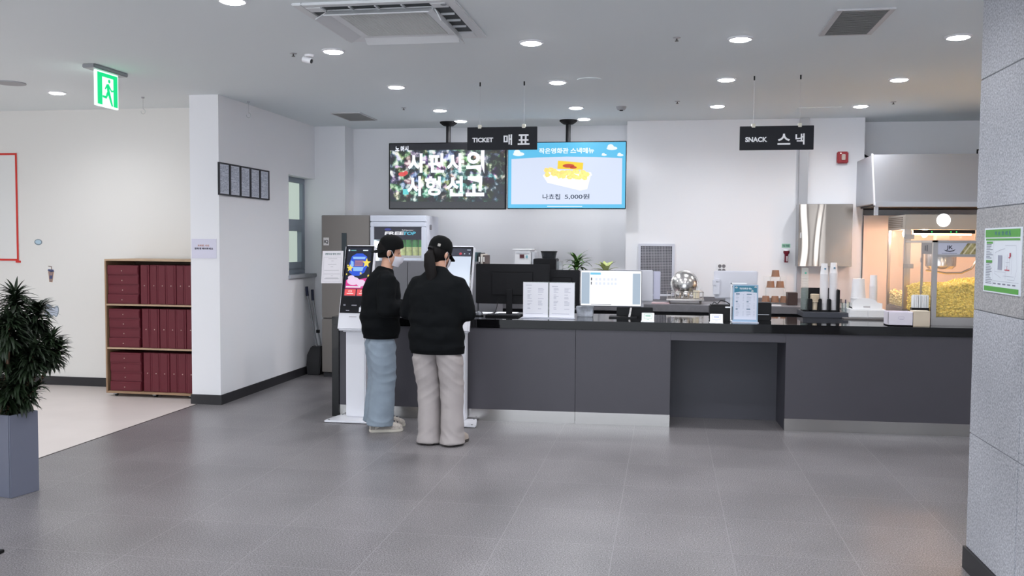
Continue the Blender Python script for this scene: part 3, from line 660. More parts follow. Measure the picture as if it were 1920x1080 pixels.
make('bean_hopper', MB().tube([((x0+x1)/2+.03, 10.14, zm), ((x0+x1)/2+.03, 10.14, z1)], [.075, .09], 20), mat('hopper_smoke', (52, 54, 58), .25), t)
make('hopper_lid', MB().lathe([(.001, z1), (.095, z1), (.095, z1+.012), (.001, z1+.012)], ((x0+x1)/2+.03, 10.14, 0), 20), softblack, t)
make('spout', MB().box((x0+x1)/2-.05, (x0+x1)/2+.03, 9.94, 9.99, zm-.17, zm-.12), steel, t, bevel=.004)
make('drip_tray', MB().box(x0+.02, x1-.02, 9.93, 9.99, BZ, BZ+.03), steelb, t, bevel=.003)
make('water_tank', MB().box(x1+.002, x1+.05, 10.05, 10.28, BZ, zm-.03), glass('tank_glass', (200, 208, 212), .35), t)
# potted plants
def potted(name, label, u, y, pot_h, pot_r, leaves, leafm):
    x = onb(u, y); t = thing(name, label, 'plant', (x, y, BZ))
    make('pot', MB().lathe([(.001, BZ), (pot_r*.75, BZ), (pot_r, BZ+pot_h), (pot_r*.9, BZ+pot_h), (pot_r*.85, BZ+pot_h-.02), (.001, BZ+pot_h-.02)], (x, y, 0), 22), mat('pot_white', (220, 220, 224), .4), t)
    g = MB(); leaves(g, Vector((x, y, BZ+pot_h-.02))); make('foliage', g, leafm, t, smooth=60)
    return t
def blade(g, base, az, el, length, width, bend=1.0, n=7, fold=.25):
    """an arching leaf"""
    p = Vector(base); L = []; R = []; C_ = []; e = el
    side = Vector((-math.sin(az), math.cos(az), 0))
    for k in range(n+1):
        s = k/n; wd = width*(math.sin(math.pi*min(1, .12+s*.88))**.8)*(1-.25*s) if k < n else 0.0005
        d = Vector((math.cos(az)*math.cos(e), math.sin(az)*math.cos(e), math.sin(e))); up = side.cross(d)
        L.append(p+side*wd-up*wd*fold); R.append(p-side*wd-up*wd*fold); C_.append(p.copy())
        p = p+d*(length/n); e -= bend/n
    vs = []; fs = []
    for k in range(n+1): vs += [L[k], C_[k], R[k]]
    for k in range(n): a = 3*k; fs += [(a, a+1, a+4, a+3), (a+1, a+2, a+5, a+4)]
    g.add(vs, fs)
rl = random.Random(5)
def spiky(g, b):
    for i in range(26): blade(g, b+Vector((0, 0, .01*i/3)), rl.uniform(0, 6.28), rl.uniform(.35, 1.35), rl.uniform(.17, .27), .021, rl.uniform(.9, 1.9))
    for i in range(12): blade(g, b+Vector((.0, 0, .1)), rl.uniform(0, 6.28), rl.uniform(.5, 1.4), rl.uniform(.14, .22), .019, rl.uniform(.7, 1.4))
def broad(g, b):
    for i in range(17): blade(g, b, rl.uniform(0, 6.28), rl.uniform(.25, 1.3), rl.uniform(.15, .21), .030, rl.uniform(.6, 1.3))
potted('potted_plant', 'potted plant with narrow dark green striped leaves on the back worktop', 1081, 10.1, .34, .09, spiky, mat('leaf_striped', (70, 104, 46), .45, vary=.45, vscale=22))
potted('potted_plant', 'potted plant with broad pale yellow-green leaves on the back worktop', 1136, 10.12, .335, .10, broad, mat('leaf_pale', (164, 174, 104), .45, vary=.3, vscale=26))
# dish rack with a round tray and pots
xr = onb(1285, 9.98)
t = thing('dish_rack', 'low steel dish rack standing on the back worktop below the wall vent', 'rack', (xr, 9.98, BZ))
g = MB(); rk = mat('rack_steel', (170, 164, 160), .25, 1)
for dx in (-.165, .165):
    for dy in (-.12, .12): g.cyl((xr+dx, 9.98+dy, BZ), (xr+dx, 9.98+dy, BZ+.05), .008, 8)
make('foot', g, rk, t)
make('tray', MB().box(xr-.2, xr+.2, 9.83, 10.13, BZ+.04, BZ+.055), rk, t, bevel=.004)
g = MB()
for z in (BZ+.065, BZ+.13):
    P = [(xr-.19, 9.84, z), (xr+.19, 9.84, z), (xr+.19, 10.12, z), (xr-.19, 10.12, z), (xr-.19, 9.84, z)]
    for a, b in zip(P, P[1:]): g.cyl(a, b, .004, 6)
for k in range(10):
    for yy in (9.84, 10.12): g.cyl((xr-.19+.38*k/9, yy, BZ+.055), (xr-.19+.38*k/9, yy, BZ+.13), .0025, 6)
make('wire_rail', g, rk, t)
zt = BZ+.0555
rt = solo('pot_lid', MB().lathe([(.001, .058), (.02, .057), (.06, .050), (.10, .034), (.125, .014), (.133, .004), (.15, .002), (.15, -.003), (.132, -.003), (.10, .026), (.06, .043), (.001, .051)], (xr-.005, 10.06, zt+.152), 36, Matrix.Rotation(math.radians(80), 3, 'X')), steel, 'round polished lid standing upright in the dish rack', 'lid')
for dx, lb in ((-.075, 'small polished bowl in the dish rack, on the vent side'), (.01, 'small polished bowl in the dish rack, in the middle')):
    solo('steel_bowl', MB().lathe([(.001, 0), (.028, 0), (.04, .03), (.036, .06), (.02, .08), (.001, .083)], (xr+dx, 9.93, zt), 22), steel, lb, 'bowl', group='bowls in the dish rack')
t = thing('utensil_cup', 'pale cylinder cup with utensils at the end of the dish rack', 'cup', (xr+.12, 9.95, zt))
make('cup', MB().lathe([(.001, zt), (.035, zt), (.036, zt+.09), (.032, zt+.09), (.031, zt+.01), (.001, zt+.01)], (xr+.12, 9.95, 0), 20), mat('cup_cream', (220, 212, 190), .4), t)
for k in range(3): make('utensil', MB().cyl((xr+.11+.012*k, 9.95, zt+.02), (xr+.125+.016*k, 9.955, zt+.12), .004, 6), steel, t)
solo('chopping_board', MB().box(onb(1226, 9.9)-.02, onb(1226, 9.9)+.17, 9.78, 9.98, BZ, BZ+.012), mat('board_pink', (188, 164, 168), .5), 'thin pinkish board lying on the back worktop beside the dish rack', 'board', bevel=.003)
# tiered stand of brown paper cups
xs_ = [onb(u, 10.25) for u in (1439, 1454, 1470)]
t = thing('acrylic_cup_stand', 'clear three-step stand holding brown paper cups in a pyramid', 'stand', (xs_[1], 10.25, BZ))
st3 = MB(); cz = [AY(1454, v, 10.25).z for v in (560, 539, 518.5)]
cz[0] = BZ+.012
for k, (a, b) in enumerate(((-.15, .15), (-.10, .10), (-.055, .055))): st3.box(xs_[1]+a, xs_[1]+b, 10.2, 10.3, cz[k]-.006, cz[k]-.001)
st3.box(xs_[1]-.12, xs_[1]+.12, 10.302, 10.308, BZ, cz[2]-.001)
st3.box(xs_[1]-.1, xs_[1]-.095, 10.2, 10.3, BZ, cz[1]-.006).box(xs_[1]+.095, xs_[1]+.1, 10.2, 10.3, BZ, cz[1]-.006).box(xs_[1]-.054, xs_[1]-.049, 10.2, 10.3, cz[1], cz[2]-.006).box(xs_[1]+.049, xs_[1]+.054, 10.2, 10.3, cz[1], cz[2]-.006)
make('shelf', st3, glass('acrylic', op=.10), t)
kraft = mat('kraft_cup', (150, 112, 90), .6)
cups = [(-.098, 0, 'brown paper cup in the bottom row, at the monitor end'), (0, 0, 'brown paper cup in the middle of the bottom row'), (.095, 0, 'brown paper cup in the bottom row, beside the dark box'),
        (-.05, 1, 'brown paper cup in the second row, at the monitor end'), (.05, 1, 'brown paper cup in the second row, towards the steel cabinet'), (0, 2, 'brown paper cup at the very top of the pyramid')]
for dx, k, lb in cups:
    solo('paper_cup', MB().lathe([(.001, 0), (.046, 0), (.046, .006), (.043, .008), (.036, .07), (.001, .07)], (xs_[1]+dx, 10.25, cz[k]), 20), kraft, lb, 'cup', group='brown cups on the stepped stand')
x0, x1, z0, z1 = rect(1475, 548, 1494, 571, 10.05)
solo('napkin_box', MB().box(x0, x1, 9.98, 10.13, BZ, z1), mat('box_dark_brown', (64, 50, 48), .4), 'dark brown box on the back worktop beside the paper cup pyramid', 'box', bevel=.004)
solo('phone', MB().box(onb(1456, 9.85)-.05, onb(1456, 9.85)+.05, 9.80, 9.86, BZ, BZ+.012), white, 'flat white device lying at the edge of the back worktop', 'device', bevel=.003)

# ------------------------------------------------------------------ hood over the popcorn machine and beige splash panel
HX = 2.06
prof = [(9.60, 2.035), (9.60, 1.985), (9.64, 1.985), (9.64, 2.02), (10.945, 2.02), (10.945, 2.52), (9.76, 2.52)]
t = thing('exhaust_hood', 'grey stainless exhaust hood above the popcorn machine', 'exhaust hood', (2.75, 10.2, 1.985))
make('canopy', MB().prism([(HX, y, z) for y, z in prof], (1.6, 0, 0)), mat('hood_steel', (186, 188, 194), .4, .45), t, bevel=.004)
make('lip', MB().box(HX, 3.66, 9.585, 9.599, 1.985, 2.035), mat('hood_lip', (206, 208, 214), .35, .4), t, bevel=.002)
make('seam_strip', MB().prism([(HX-.012, y, z) for y, z in ((9.595, 2.0), (9.755, 2.53), (9.79, 2.53), (9.63, 2.0))], (.012, 0, 0)), mat('edge_bright', (238, 238, 240), .4), t)
make('bracket', MB().box(HX, HX+.035, 9.62, 9.66, 1.90, 1.985), mat('hood_lip', ()), t)
make('clip', MB().box(3.05, 3.06, 9.77, 9.79, 2.52, 2.56).box(3.05, 3.12, 9.77, 9.79, 2.555, 2.565).box(3.11, 3.12, 9.77, 9.79, 2.52, 2.56), softblack, t)
make('filter', MB().box(HX+.05, 3.6, 9.66, 10.84, 2.0, 2.018), mat('hood_dark', (58, 58, 60), .5), t)
solo('splash_panel', MB().box(2.139, 3.7, 10.5, 10.53, 0, 1.925), mat('splash_lit_beige', (244, 228, 216), .5), 'beige splash panel behind the popcorn machine under the hood', 'panel')  # beige lightened, so the colour also carries the machine's warm light
solo('cable', MB().tube([(2.14, 10.9, 2.66), (2.17, 10.7, 2.60), (2.2, 10.6, 2.56), (2.24, 10.5, 2.534)], .012, 8), softblack, 'short black cable between the wall corner and the hood', 'cable')
# ------------------------------------------------------------------ front counter (turned two degrees to the back wall)
CZ = .915; RZ = math.atan(.035)
CO = Vector((-.3, 7.95, 0)); CM = Matrix.Translation(CO) @ Matrix.Rotation(RZ, 4, 'Z')
def fy(x): return 7.95+.035*(x+.3)
xl, xr_, ra, rb = -2.70, 3.7, .352, 1.325       # ends and recess, along the counter
t = thing('counter_worktop', 'long glossy black stone worktop of the front counter with its end panel', 'worktop', CO, RZ)
make('top', MB().box(xl, xr_, 0, .87, CZ-.075, CZ, CM).box(1.78, xr_, .87, 1.9, CZ-.075, CZ, CM), slab, t, bevel=.003)
make('end_panel', MB().box(xl, xl+.065, .0, .84, 0, CZ-.0755, CM), slab, t, bevel=.002)
t = thing('front_counter', 'grey panelled front counter with a knee recess and steel kick plates', 'counter', CO, RZ)
jx = -.475
for a, b in ((xl+.067, jx-.0015), (jx+.0015, ra), (rb, xr_-.003)):
    make('panel', MB().box(a, b, .02, .05, .105, CZ-.078, CM), pgrey, t, bevel=.001)
    make('kick_plate', MB().box(a, b, .022, .045, 0, .105, CM), steel, t)
make('header', MB().box(ra+.0015, rb-.0015, .02, .05, .76, CZ-.078, CM), pgrey, t, bevel=.001)
rc = MB().box(ra-.02, ra, .05, .5, 0, .76, CM).box(rb, rb+.02, .05, .5, 0, .76, CM).box(ra, rb, .48, .5, 0, .76, CM).box(ra, rb, .05, .5, .76, .78, CM)
make('recess', rc, mat('recess_grey', (70, 70, 78), .5), t)
make('carcass', MB().box(xl+.067, ra-.021, .052, .84, .02, CZ-.08, CM).box(rb+.022, xr_-.01, .052, .84, .02, CZ-.08, CM).box(1.80, xr_-.01, .842, 1.88, .0, CZ-.08, CM), mat('carcass_dark', ()), t)

def onc(u, v=560, y=8.2): return AY(u, v, y).x
# gray storage cabinet behind the kiosks
x0, x1, z0, z1 = rect(699, 490, 896, 600, 9.0)
t = thing('storage_cabinet', 'plain grey storage cabinet standing behind the two kiosks', 'cabinet', ((x0+x1)/2, 9.2, 0))
make('body', MB().box(x0, x1, 9.02, 9.42, .03, z1), mat('locker_grey', (124, 124, 130), .45), t, bevel=.004)
xm = AY(764, 500, 9.0).x
make('door', MB().box(x0+.004, xm-.003, 9.0, 9.018, .06, z1-.01), mat('locker_grey', ()), t, bevel=.002)
make('door', MB().box(xm+.003, x1-.004, 9.0, 9.018, .06, z1-.01), mat('locker_grey', ()), t, bevel=.002)
make('plinth', MB().box(x0+.01, x1-.01, 9.05, 9.4, 0, .035), dark, t)
zc = z1
x0, x1, za, zb = rect(879, 475, 896, 490, 9.15)
solo('file_box', MB().box(x0, x1-.002, 9.1, 9.35, zc, zb+.01), mat('file_teal', (66, 92, 98), .5), 'dark teal file box on the grey storage cabinet', 'box', bevel=.003)
x1 = AY(896, 480, 9.15).x
bkm = [mat('binder_black', (34, 32, 36), .5), mat('binder_cream', (214, 206, 196), .5), mat('binder_brown', (88, 72, 66), .5)]
for i, lb in enumerate(('black binder next to the teal file box', 'cream binder between two dark ones beside the teal file box', 'brown binder at the outer end beside the teal file box')):
    a = x1-.07+.022*i-.0; a = AY(896, 480, 9.15).x - .066 + .022*i
    pass
t = solo('desk_shelf', MB().box(AY(897, 495, 9.0).x, AY(930, 495, 9.0).x, 9.02, 9.40, .0, AY(900, 496.5, 9.02).z), mat('locker_grey', ()), 'lower grey cabinet end hidden behind the black monitor', 'cabinet', bevel=.003)
zs_ = AY(900, 496.5, 9.02).z
for i, lb in enumerate(('black binder next to the teal file box', 'cream binder between two dark ones beside the teal file box', 'brown binder at the outer end beside the teal file box')):
    a = AY(897.5, 485, 9.1).x+.024*i
    b = thing('binder', lb, 'binder', (a+.011, 9.2, zs_), group='binders behind the black monitor')
    make('cover', MB().box(a, a+.022, 9.08, 9.34, zs_, zs_+.12-.012*i), bkm[i], b, bevel=.002)
    make('spine_label', MB().box(a+.004, a+.018, 9.078, 9.081, zs_+.03, zs_+.08), mat('spine_white', (226, 224, 220), .5), b)

# ------------------------------------------------------------------ things on the front counter
def monitor_back(u0, u1, v0, v1, y, name, label, m, cat='monitor', standm=None, foot=True, stand_u=None):
    x0, x1, z0, z1 = rect(u0, v0, u1, v1, y); xm = onc(stand_u, 560, y) if stand_u else (x0+x1)/2
    t = thing(name, label, cat, (xm, y, CZ))
    make('back_shell', MB().box(x0, x1, y, y+.022, z0, z1), m, t, bevel=.006)
    make('back_bulge', MB().box(x0+(x1-x0)*.22, x1-(x1-x0)*.22, y-.006, y, z0+(z1-z0)*.22, z1-(z1-z0)*.2), m, t, bevel=.003)
    make('screen', MB().box(x0+.008, x1-.008, y+.0222, y+.026, z0+.012, z1-.008), mat('screen_off', (16, 17, 20), .15), t)
    sm = standm or m
    make('stand_neck', MB().box(xm-.028, xm+.028, y-.045, y-.02, CZ+.012, z0+.14), sm, t, bevel=.004)
    make('stand_foot', MB().box(xm-.12, xm+.12, y-.10, y+.08, CZ, CZ+.013), sm, t, bevel=.005)
    return t
monitor_back(892, 1030, 495, 570, 8.42, 'monitor', 'wide black monitor seen from behind, next to the standing person', mat('monitor_black', (24, 24, 27), .6, spec=.25), stand_u=956)
t = monitor_back(1019, 1087, 506, 577, 8.55, 'monitor', 'black monitor seen from behind, half hidden by the two paper sheets', mat('monitor_black', ()), stand_u=1052)
x0, x1, z0, z1 = rect(930, 561, 939, 568, 8.40)
solo('cable', MB().tube([(x0+.02, 8.37, z1), (x0+.018, 8.36, z0-.03), (x0+.012, 8.33, CZ+.05), (x0-.0, 8.30, CZ+.006), (x0-.06, 8.28, CZ+.005)], .0035, 8), black, 'thin black cable hanging below the wide black monitor', 'cable')
# keyboard, papers, call bell
kx = onc(918, 590, 8.33)
t = thing('keyboard', 'black keyboard lying on the counter before the wide black monitor', 'keyboard', (kx+.14, 8.28, CZ))
make('frame', MB().box(kx-.02, kx+.30, 8.20, 8.33, CZ, CZ+.014), black, t, bevel=.004)
g = MB()
for r_ in range(5):
    for c_ in range(15): g.box(kx-.01+.0202*c_, kx-.01+.0202*c_+.017, 8.206+.0235*r_, 8.206+.0235*r_+.019, CZ+.014, CZ+.019)
make('keys', g, mat('key_grey', (52, 52, 56), .5), t)
px_ = onc(897, 588, 8.5)
for i, (dx, y, w_, lb) in enumerate(((-.10, 8.50, .21, 'white paper sheet beside the call bell on the counter'), (.14, 8.56, .21, 'white paper sheet behind the black keyboard'), (.42, 8.55, .2, 'white paper sheet behind the acrylic paper stand'))):
    solo('paper_sheet', MB().box(px_+dx, px_+dx+w_, y, y+.2, CZ, CZ+.004), wpaper, lb, 'paper')
bx = onc(909, 588, 8.28)
t = thing('call_bell', 'small grey domed call bell beside the black keyboard', 'bell', (bx-.05, 8.27, CZ))
make('base', MB().lathe([(.001, CZ), (.04, CZ), (.04, CZ+.01), (.001, CZ+.01)], (bx-.05, 8.27, 0), 20), black, t)
make('dome', MB().lathe([(.036, CZ+.01), (.035, CZ+.022), (.026, CZ+.038), (.012, CZ+.045), (.001, CZ+.046)], (bx-.05, 8.27, 0), 20), mat('bell_grey', (120, 122, 128), .3, .6), t)
make('button', MB().lathe([(.001, CZ+.046), (.006, CZ+.046), (.006, CZ+.055), (.001, CZ+.056)], (bx-.05, 8.27, 0), 10), steel, t)
# acrylic stand with two printed sheets
x0, x1, z0, z1 = rect(981, 530, 1077, 597, 8.14)
t = thing('document_stand', 'clear two-pocket stand holding two printed white sheets on the counter', 'stand', ((x0+x1)/2, 8.14, CZ))
acr = glass('acrylic', ())
make('holder', MB().box(x0-.004, x1+.004, 8.146, 8.149, CZ, z1+.006), acr, t)
make('foot', MB().box(x0-.012, x1+.006, 8.10, 8.22, CZ, CZ+.006), mat('acrylic_edge', (200, 202, 216), .2), t, bevel=.002)
xm = (x0+x1)/2; rp = random.Random(11)
for k, (a, b) in enumerate(((x0, xm-.006), (xm+.006, x1))):
    s_ = make('printed_sheet', MB().box(a, b, 8.141, 8.1445, CZ+.01, z1), wpaper, t)
    F = front(a, b, CZ+.01, z1, 8.141); g = MB()
    F.rect(g, .10, .915-.03*k, .34, .93-.03*k)
    for c0, c1, cols in ((.12, .36, 1), (.55, .86, 3)):
        b_ = .83
        for row in range(17):
            if row % 5 != 4 and rp.random() < .9: F.rect(g, c0+.05, b_, c0+.05+(c1-c0)*rp.uniform(.4, .85), b_+.010)
            b_ -= .037
    F.rect(g, .1, .10, .8, .11)
    flat('printed_text', g, mat('faint_ink', (176, 176, 192), .6), s_)
solo('tissue_box', MB().prism([(onc(1080, 585, 8.42), 8.42, CZ+.095), (onc(1112, 585, 8.42), 8.42, CZ+.095), (onc(1111, 585, 8.42), 8.42, CZ), (onc(1082, 585, 8.42), 8.42, CZ)], (0, .1, 0)), mat('marble_box', (186, 190, 200), .4, vary=.4, vscale=14), 'small grey marbled box below the bright customer screen', 'box', bevel=.003)
# customer screen facing the hall
x0, x1, z0, z1 = rect(1088.5, 507, 1203, 575, 8.36)
t = thing('customer_screen', 'bright white customer screen on the counter facing the hall', 'screen', ((x0+x1)/2, 8.4, CZ))
make('bezel', MB().box(x0, x1, 8.36, 8.39, z0, z1), mat('bezel_navy', (40, 42, 58), .4), t, bevel=.004)
F = front(x0+.004, x1-.004, z0+.008, z1-.004, 8.36)
g = MB(); F.rect(g, 0, 0, 1, 1); flat('screen', g, mat('display_white', (250, 252, 255), .3, emit=1.05, ecol=(247, 250, 255)), t)
g = MB(); F.rect(g, .01, .05, .145, .95, .002); flat('side_panel', g, mat('display_blue_grey', (176, 194, 212), .3, emit=.82, ecol=(176, 194, 212)), t)
g = MB(); F.rect(g, .86, .05, .985, .93, .002); flat('side_panel', g, mat('display_blue_grey', (176, 194, 212), .3, emit=.82, ecol=(176, 194, 212)), t)
g = MB(); F.rect(g, .155, .885, .33, .945, .002); flat('heading_bar', g, mat('display_cyan', (110, 200, 236), .3, emit=.9), t)
g = MB(); F.rect(g, .165, .72, .185, .80, .002); F.rect(g, .165, .60, .18, .68, .002)
F.rect(g, .17, .022, .51, .034, .002)
flat('icons', g, mat('display_ink', (110, 104, 120), .4, emit=.25), t)
g = MB()
for a in (.24, .30, .37, .44, .50, .56):
    for b in (.60, .72): F.rect(g, a, b, a+.035, b+.07, .002)
flat('seat_marks', g, mat('display_faint', (228, 234, 248), .4, emit=.92), t)
xs2 = onc(1183, 585, 8.4)
make('stand_neck', MB().prism([(xs2+.012, 8.41, z0+.1), (xs2+.03, 8.41, z0+.1), (xs2-.005, 8.36, CZ+.01), (xs2-.022, 8.36, CZ+.01)], (0, .02, 0)), steel, t)
make('stand_foot', MB().box(xs2-.2, xs2+.06, 8.34, 8.5, CZ, CZ+.012), black, t, bevel=.003)
# white computers behind
pw = mat('pos_white', (208, 208, 216), .35)
x0, x1, z0, z1 = rect(1150, 506, 1224.5, 565, 8.62)
t = thing('ticket_computer', 'white all-in-one computer seen from behind, beside the bright customer screen', 'computer', ((x0+x1)/2, 8.66, CZ))
make('back_shell', MB().box(x0, x1, 8.62, 8.65, z0, z1), pw, t, bevel=.008)
make('screen', MB().box(x0+.01, x1-.01, 8.6505, 8.655, z0+.01, z1-.01), mat('screen_off', ()), t)
make('stand', MB().box((x0+x1)/2-.1, (x0+x1)/2+.1, 8.63, 8.67, CZ, z0+.05).box((x0+x1)/2-.12, (x0+x1)/2+.12, 8.58, 8.74, CZ, CZ+.012), pw, t, bevel=.004)
x2 = onc(1238, 535, 8.68)
make('card_reader', MB().box(x1+.002, x2, 8.64, 8.68, z0+.02, z1-.012), mat('reader_lilac', (192, 192, 212), .4), t, bevel=.004)
x0, x1, z0, z1 = rect(1152, 572, 1224, 604, 8.5)
solo('cash_drawer', MB().box(x0+.02, x1, 8.505, 8.575, CZ, CZ+.09), black, 'black box under the white computer beside the bright customer screen', 'box', bevel=.004)
x0, x1, z0, z1 = rect(1338, 508, 1421.5, 560, 8.6)
t = thing('snack_computer', 'white all-in-one computer seen from behind with a card reader on its side', 'computer', ((x0+x1)/2, 8.66, CZ))
n = 8; R = []
sh = MB().prism([(x0, 8.6, z1), (x1, 8.6, z1), (x1-.015, 8.6, z0), (x0+.01, 8.6, z0)], (0, .03, 0)); make('back_shell', sh, pw, t, bevel=.008)
make('screen', MB().box(x0+.015, x1-.02, 8.6305, 8.635, z0+.01, z1-.01), mat('screen_off', ()), t)
make('vent_slot', MB().box((x0+x1)/2-.04, (x0+x1)/2+.03, 8.597, 8.6005, z0+.11, z0+.115), mat('slot_brown', (90, 70, 70), .5), t)
make('stand', MB().box((x0+x1)/2-.09, (x0+x1)/2+.09, 8.61, 8.65, CZ, z0+.04).box((x0+x1)/2-.12, (x0+x1)/2+.12, 8.585, 8.74, CZ, CZ+.012), pw, t, bevel=.004)
a0, a1, b0, b1 = rect(1336, 523, 1349.5, 552, 8.57)
make('card_reader', MB().box(a0+.005, a1, 8.56, 8.598, b0, b1-.03).box(a0+.0, a0+.03, 8.55, 8.6, b1-.06, b1-.01).box(a0+.03, a1, 8.565, 8.6, b1-.025, b1), pw, t, bevel=.004)
x0, x1, z0, z1 = rect(1331, 574, 1374, 604, 8.25)
t = thing('receipt_printer', 'black receipt printer with cables on top beside the snack menu', 'printer', ((x0+x1)/2, 8.36, CZ))
make('body', MB().box(x0, x1, 8.28, 8.46, CZ, z1), black, t, bevel=.006)
make('cable', MB().tube([(x0+.02, 8.33, z1+.003), (x0+.04, 8.36, z1+.03), (x0+.07, 8.36, z1+.01), (x0+.10, 8.38, z1+.045), (x0+.15, 8.40, z1+.03), (x0+.19, 8.42, z1+.004)], .004, 8), black, t)
make('lid', MB().box(x0+.01, x1-.01, 8.30, 8.44, z1, z1+.006), softblack, t, bevel=.002)
x0, x1, z0, z1 = rect(1422, 568, 1447, 606, 8.4)
t = thing('receipt_printer', 'black receipt printer standing beyond the framed snack menu', 'printer', ((x0+x1)/2, 8.5, CZ))
make('body', MB().box(x0-.02, x1, 8.42, 8.57, CZ, z1), black, t, bevel=.006)
make('paper_slot', MB().box(x0-.005, x1-.02, 8.415, 8.42, CZ+.05, CZ+.055), alum, t)
# white holder and the framed snack menu
x0, x1, z0, z1 = rect(1369, 530, 1399, 577, 8.3)
hz = z0
t = thing('pin_pad_holder', 'white plastic upright holder behind the framed snack menu', 'holder', ((x0+x1)/2, 8.24, CZ))
make('upright', MB().box(x0+.0, x0+.012, 8.235, 8.26, CZ+.012, z1).box(x0, x1, 8.235, 8.26, z1-.014, z1), white, t, bevel=.003)
make('foot', MB().box(x0-.0, x0+.09, 8.20, 8.27, CZ, CZ+.012), white, t, bevel=.003)
make('tongue', MB().box(x0-.045, x0, 8.22, 8.25, hz-.0, hz+.012), white, t, bevel=.002)
x0, x1, z0, z1 = rect(1374, 534, 1421.5, 600, 8.16)
t = thing('menu_stand', 'framed blue snack menu standing upright on the counter', 'menu', ((x0+x1)/2, 8.17, CZ))
make('holder', MB().box(x0, x1, 8.163, 8.172, CZ+.004, z1), mat('menu_rim', (150, 176, 200), .3), t, bevel=.002)
make('foot', MB().box(x0-.006, x1+.004, 8.11, 8.23, CZ, CZ+.006), mat('acrylic_edge', ()), t)
F = front(x0+.012, x1-.012, CZ+.025, z1-.01, 8.163)
g = MB(); F.rect(g, 0, 0, 1, 1); sh_ = flat('menu_sheet', g, mat('menu_white', (216, 220, 234), .5), t)
g = MB(); F.poly(g, [(0, .80), (.25, .825), (.5, .835), (.75, .825), (1, .80), (1, 1), (0, 1)], .002); flat('menu_header', g, mat('menu_teal', (58, 126, 150), .5), sh_)
g = MB(); F.text(g, '작은영화관 메뉴', .5, .92, .06, .55, bold=.03, d=.003)
for a, b in ((.09, .945), (.94, .965), (.80, .85)): F.oval(g, a, b, .06, .02, .003); F.oval(g, a, b+.015, .035, .02, .003)
flat('lettering', g, mat('menu_letter', (226, 236, 242), .5), sh_)
g = MB(); rp = random.Random(4)
for c in (.07, .55):
    b = .74
    for row in range(15):
        if row not in (5, 10): F.rect(g, c, b, c+rp.uniform(.10, .20), b+.010, .002); F.rect(g, c+.31, b, c+.36, b+.010, .002)
        b -= .045
flat('menu_lines', g, mat('menu_line', (168, 176, 194), .6), sh_)
g = MB()
for a, b, w_ in ((.07, .76, .17), (.55, .755, .22), (.07, .53, .09), (.55, .53, .09), (.07, .31, .09), (.55, .31, .17)): F.rect(g, a, b-.015, a+w_, b+.015, .0025)
flat('menu_headings', g, mat('menu_heading', (96, 124, 146), .6), sh_)
# little tilted price plates
for u, lb, ln in ((1215, 'small bright tilted plate on the counter below the white computer', (150, 196, 170)), (1343.5, 'small bright tilted plate on the counter in front of the cabled receipt printer', (170, 178, 210))):
    x = onc(u, 596, 8.04); M = Matrix.Translation((x, fy(x)+.06, CZ+.006)) @ Matrix.Rotation(math.radians(-22), 4, 'X')
    t = thing('counter_plate', lb, 'plate', (x, fy(x)+.06, CZ))
    make('plate', MB().box(-.055, .055, 0, .004, 0, .077, M), white, t, bevel=.002)
    make('foot', MB().box(x-.06, x+.055, fy(x)+.01, fy(x)+.12, CZ, CZ+.006), white, t, bevel=.002)
    F = Face(M @ Vector((-.055, 0, 0)), M.to_3x3() @ Vector((1, 0, 0)), M.to_3x3() @ Vector((0, 0, 1)), .11, .077)
    g = MB(); F.frame(g, .2, .3, .8, .85, .003); F.rect(g, .3, .55, .7, .7); F.rect(g, .4, .15, .6, .2); flat('print', g, mat('plate_ink_%d' % u, ln, .6), t)

# ------------------------------------------------------------------ cups, lids and boxes at the snack end
SY = 8.86
x0, x1, _, _ = rect(1510, 585, 1600, 598, SY)
t = solo('serving_tray', MB().box(x0-.02, x1, SY, SY+.42, CZ, CZ+.05), mat('tray_slate', (64, 66, 74), .35), 'dark slate platform under the paper cup dispenser', 'platform', bevel=.004)
TZ = CZ+.05; HY = SY+.10
x0, x1, z0, z1 = rect(1506, 541, 1575, 585, HY)
t = thing('cup_dispenser', 'black four-slot dispenser for cups and lids', 'dispenser', ((x0+x1)/2, HY+.08, TZ))
hb_ = MB().box(x0, x1, HY+.15, HY+.165, TZ, z1)
xs4 = [onc(u, 565, HY) for u in (1510.5, 1529, 1547, 1564.5)]
prev = x0
for k, c in enumerate(xs4+[x1+.0]):
    e = (c-.028) if k < 4 else x1
    if e > prev: hb_.box(prev, e, HY, HY+.15, TZ, TZ+.12 if k not in (0, 4) else z1-.01)
    prev = c+.028
make('body', hb_, black, t, bevel=.004)
make('floor_plate', MB().box(x0, x1, HY, HY+.165, TZ, TZ+.014), black, t)
def cupstack(name, label, cat, x, y, zb, zt, r0, r1, m, rims, lip=.0018, mark=None, group=None):
    """nested cups: one tapered top cup and the rims below it"""
    t = thing(name, label, cat, (x, y, zb), group=group)
    n = int(rims*1.35); zc_ = zt-.105; step = (zc_-zb)/n
    for k in range(n):
        a = zb+step*k
        make('cup', MB().lathe([(r1*.80, a), (r1+lip, a), (r1+lip, a+step*.45), (r1*.97, a+step*.5), (r1*.96, a+step*.98), (r1*.8, a+step*.98)], (x, y, 0), 20), m, t)
    tp = make('cup', MB().lathe([(r1*.8, zc_), (r1+lip, zc_), (r1+lip, zc_+.006), (r1*.98, zc_+.008), (r0, zt), (.001, zt-.002)], (x, y, 0), 22), m, t)
    if mark:
        F = front(x-.008, x+.012, zc_+.045, zc_+.065, y-r1*.93); g = MB(); F.oval(g, .5, .5, .5, .4, .002); flat('mark', g, mark, tp)
    return t
pc = mat('paper_cup_white', (236, 234, 236), .5); mk = mat('cup_mark', (86, 130, 160), .5)
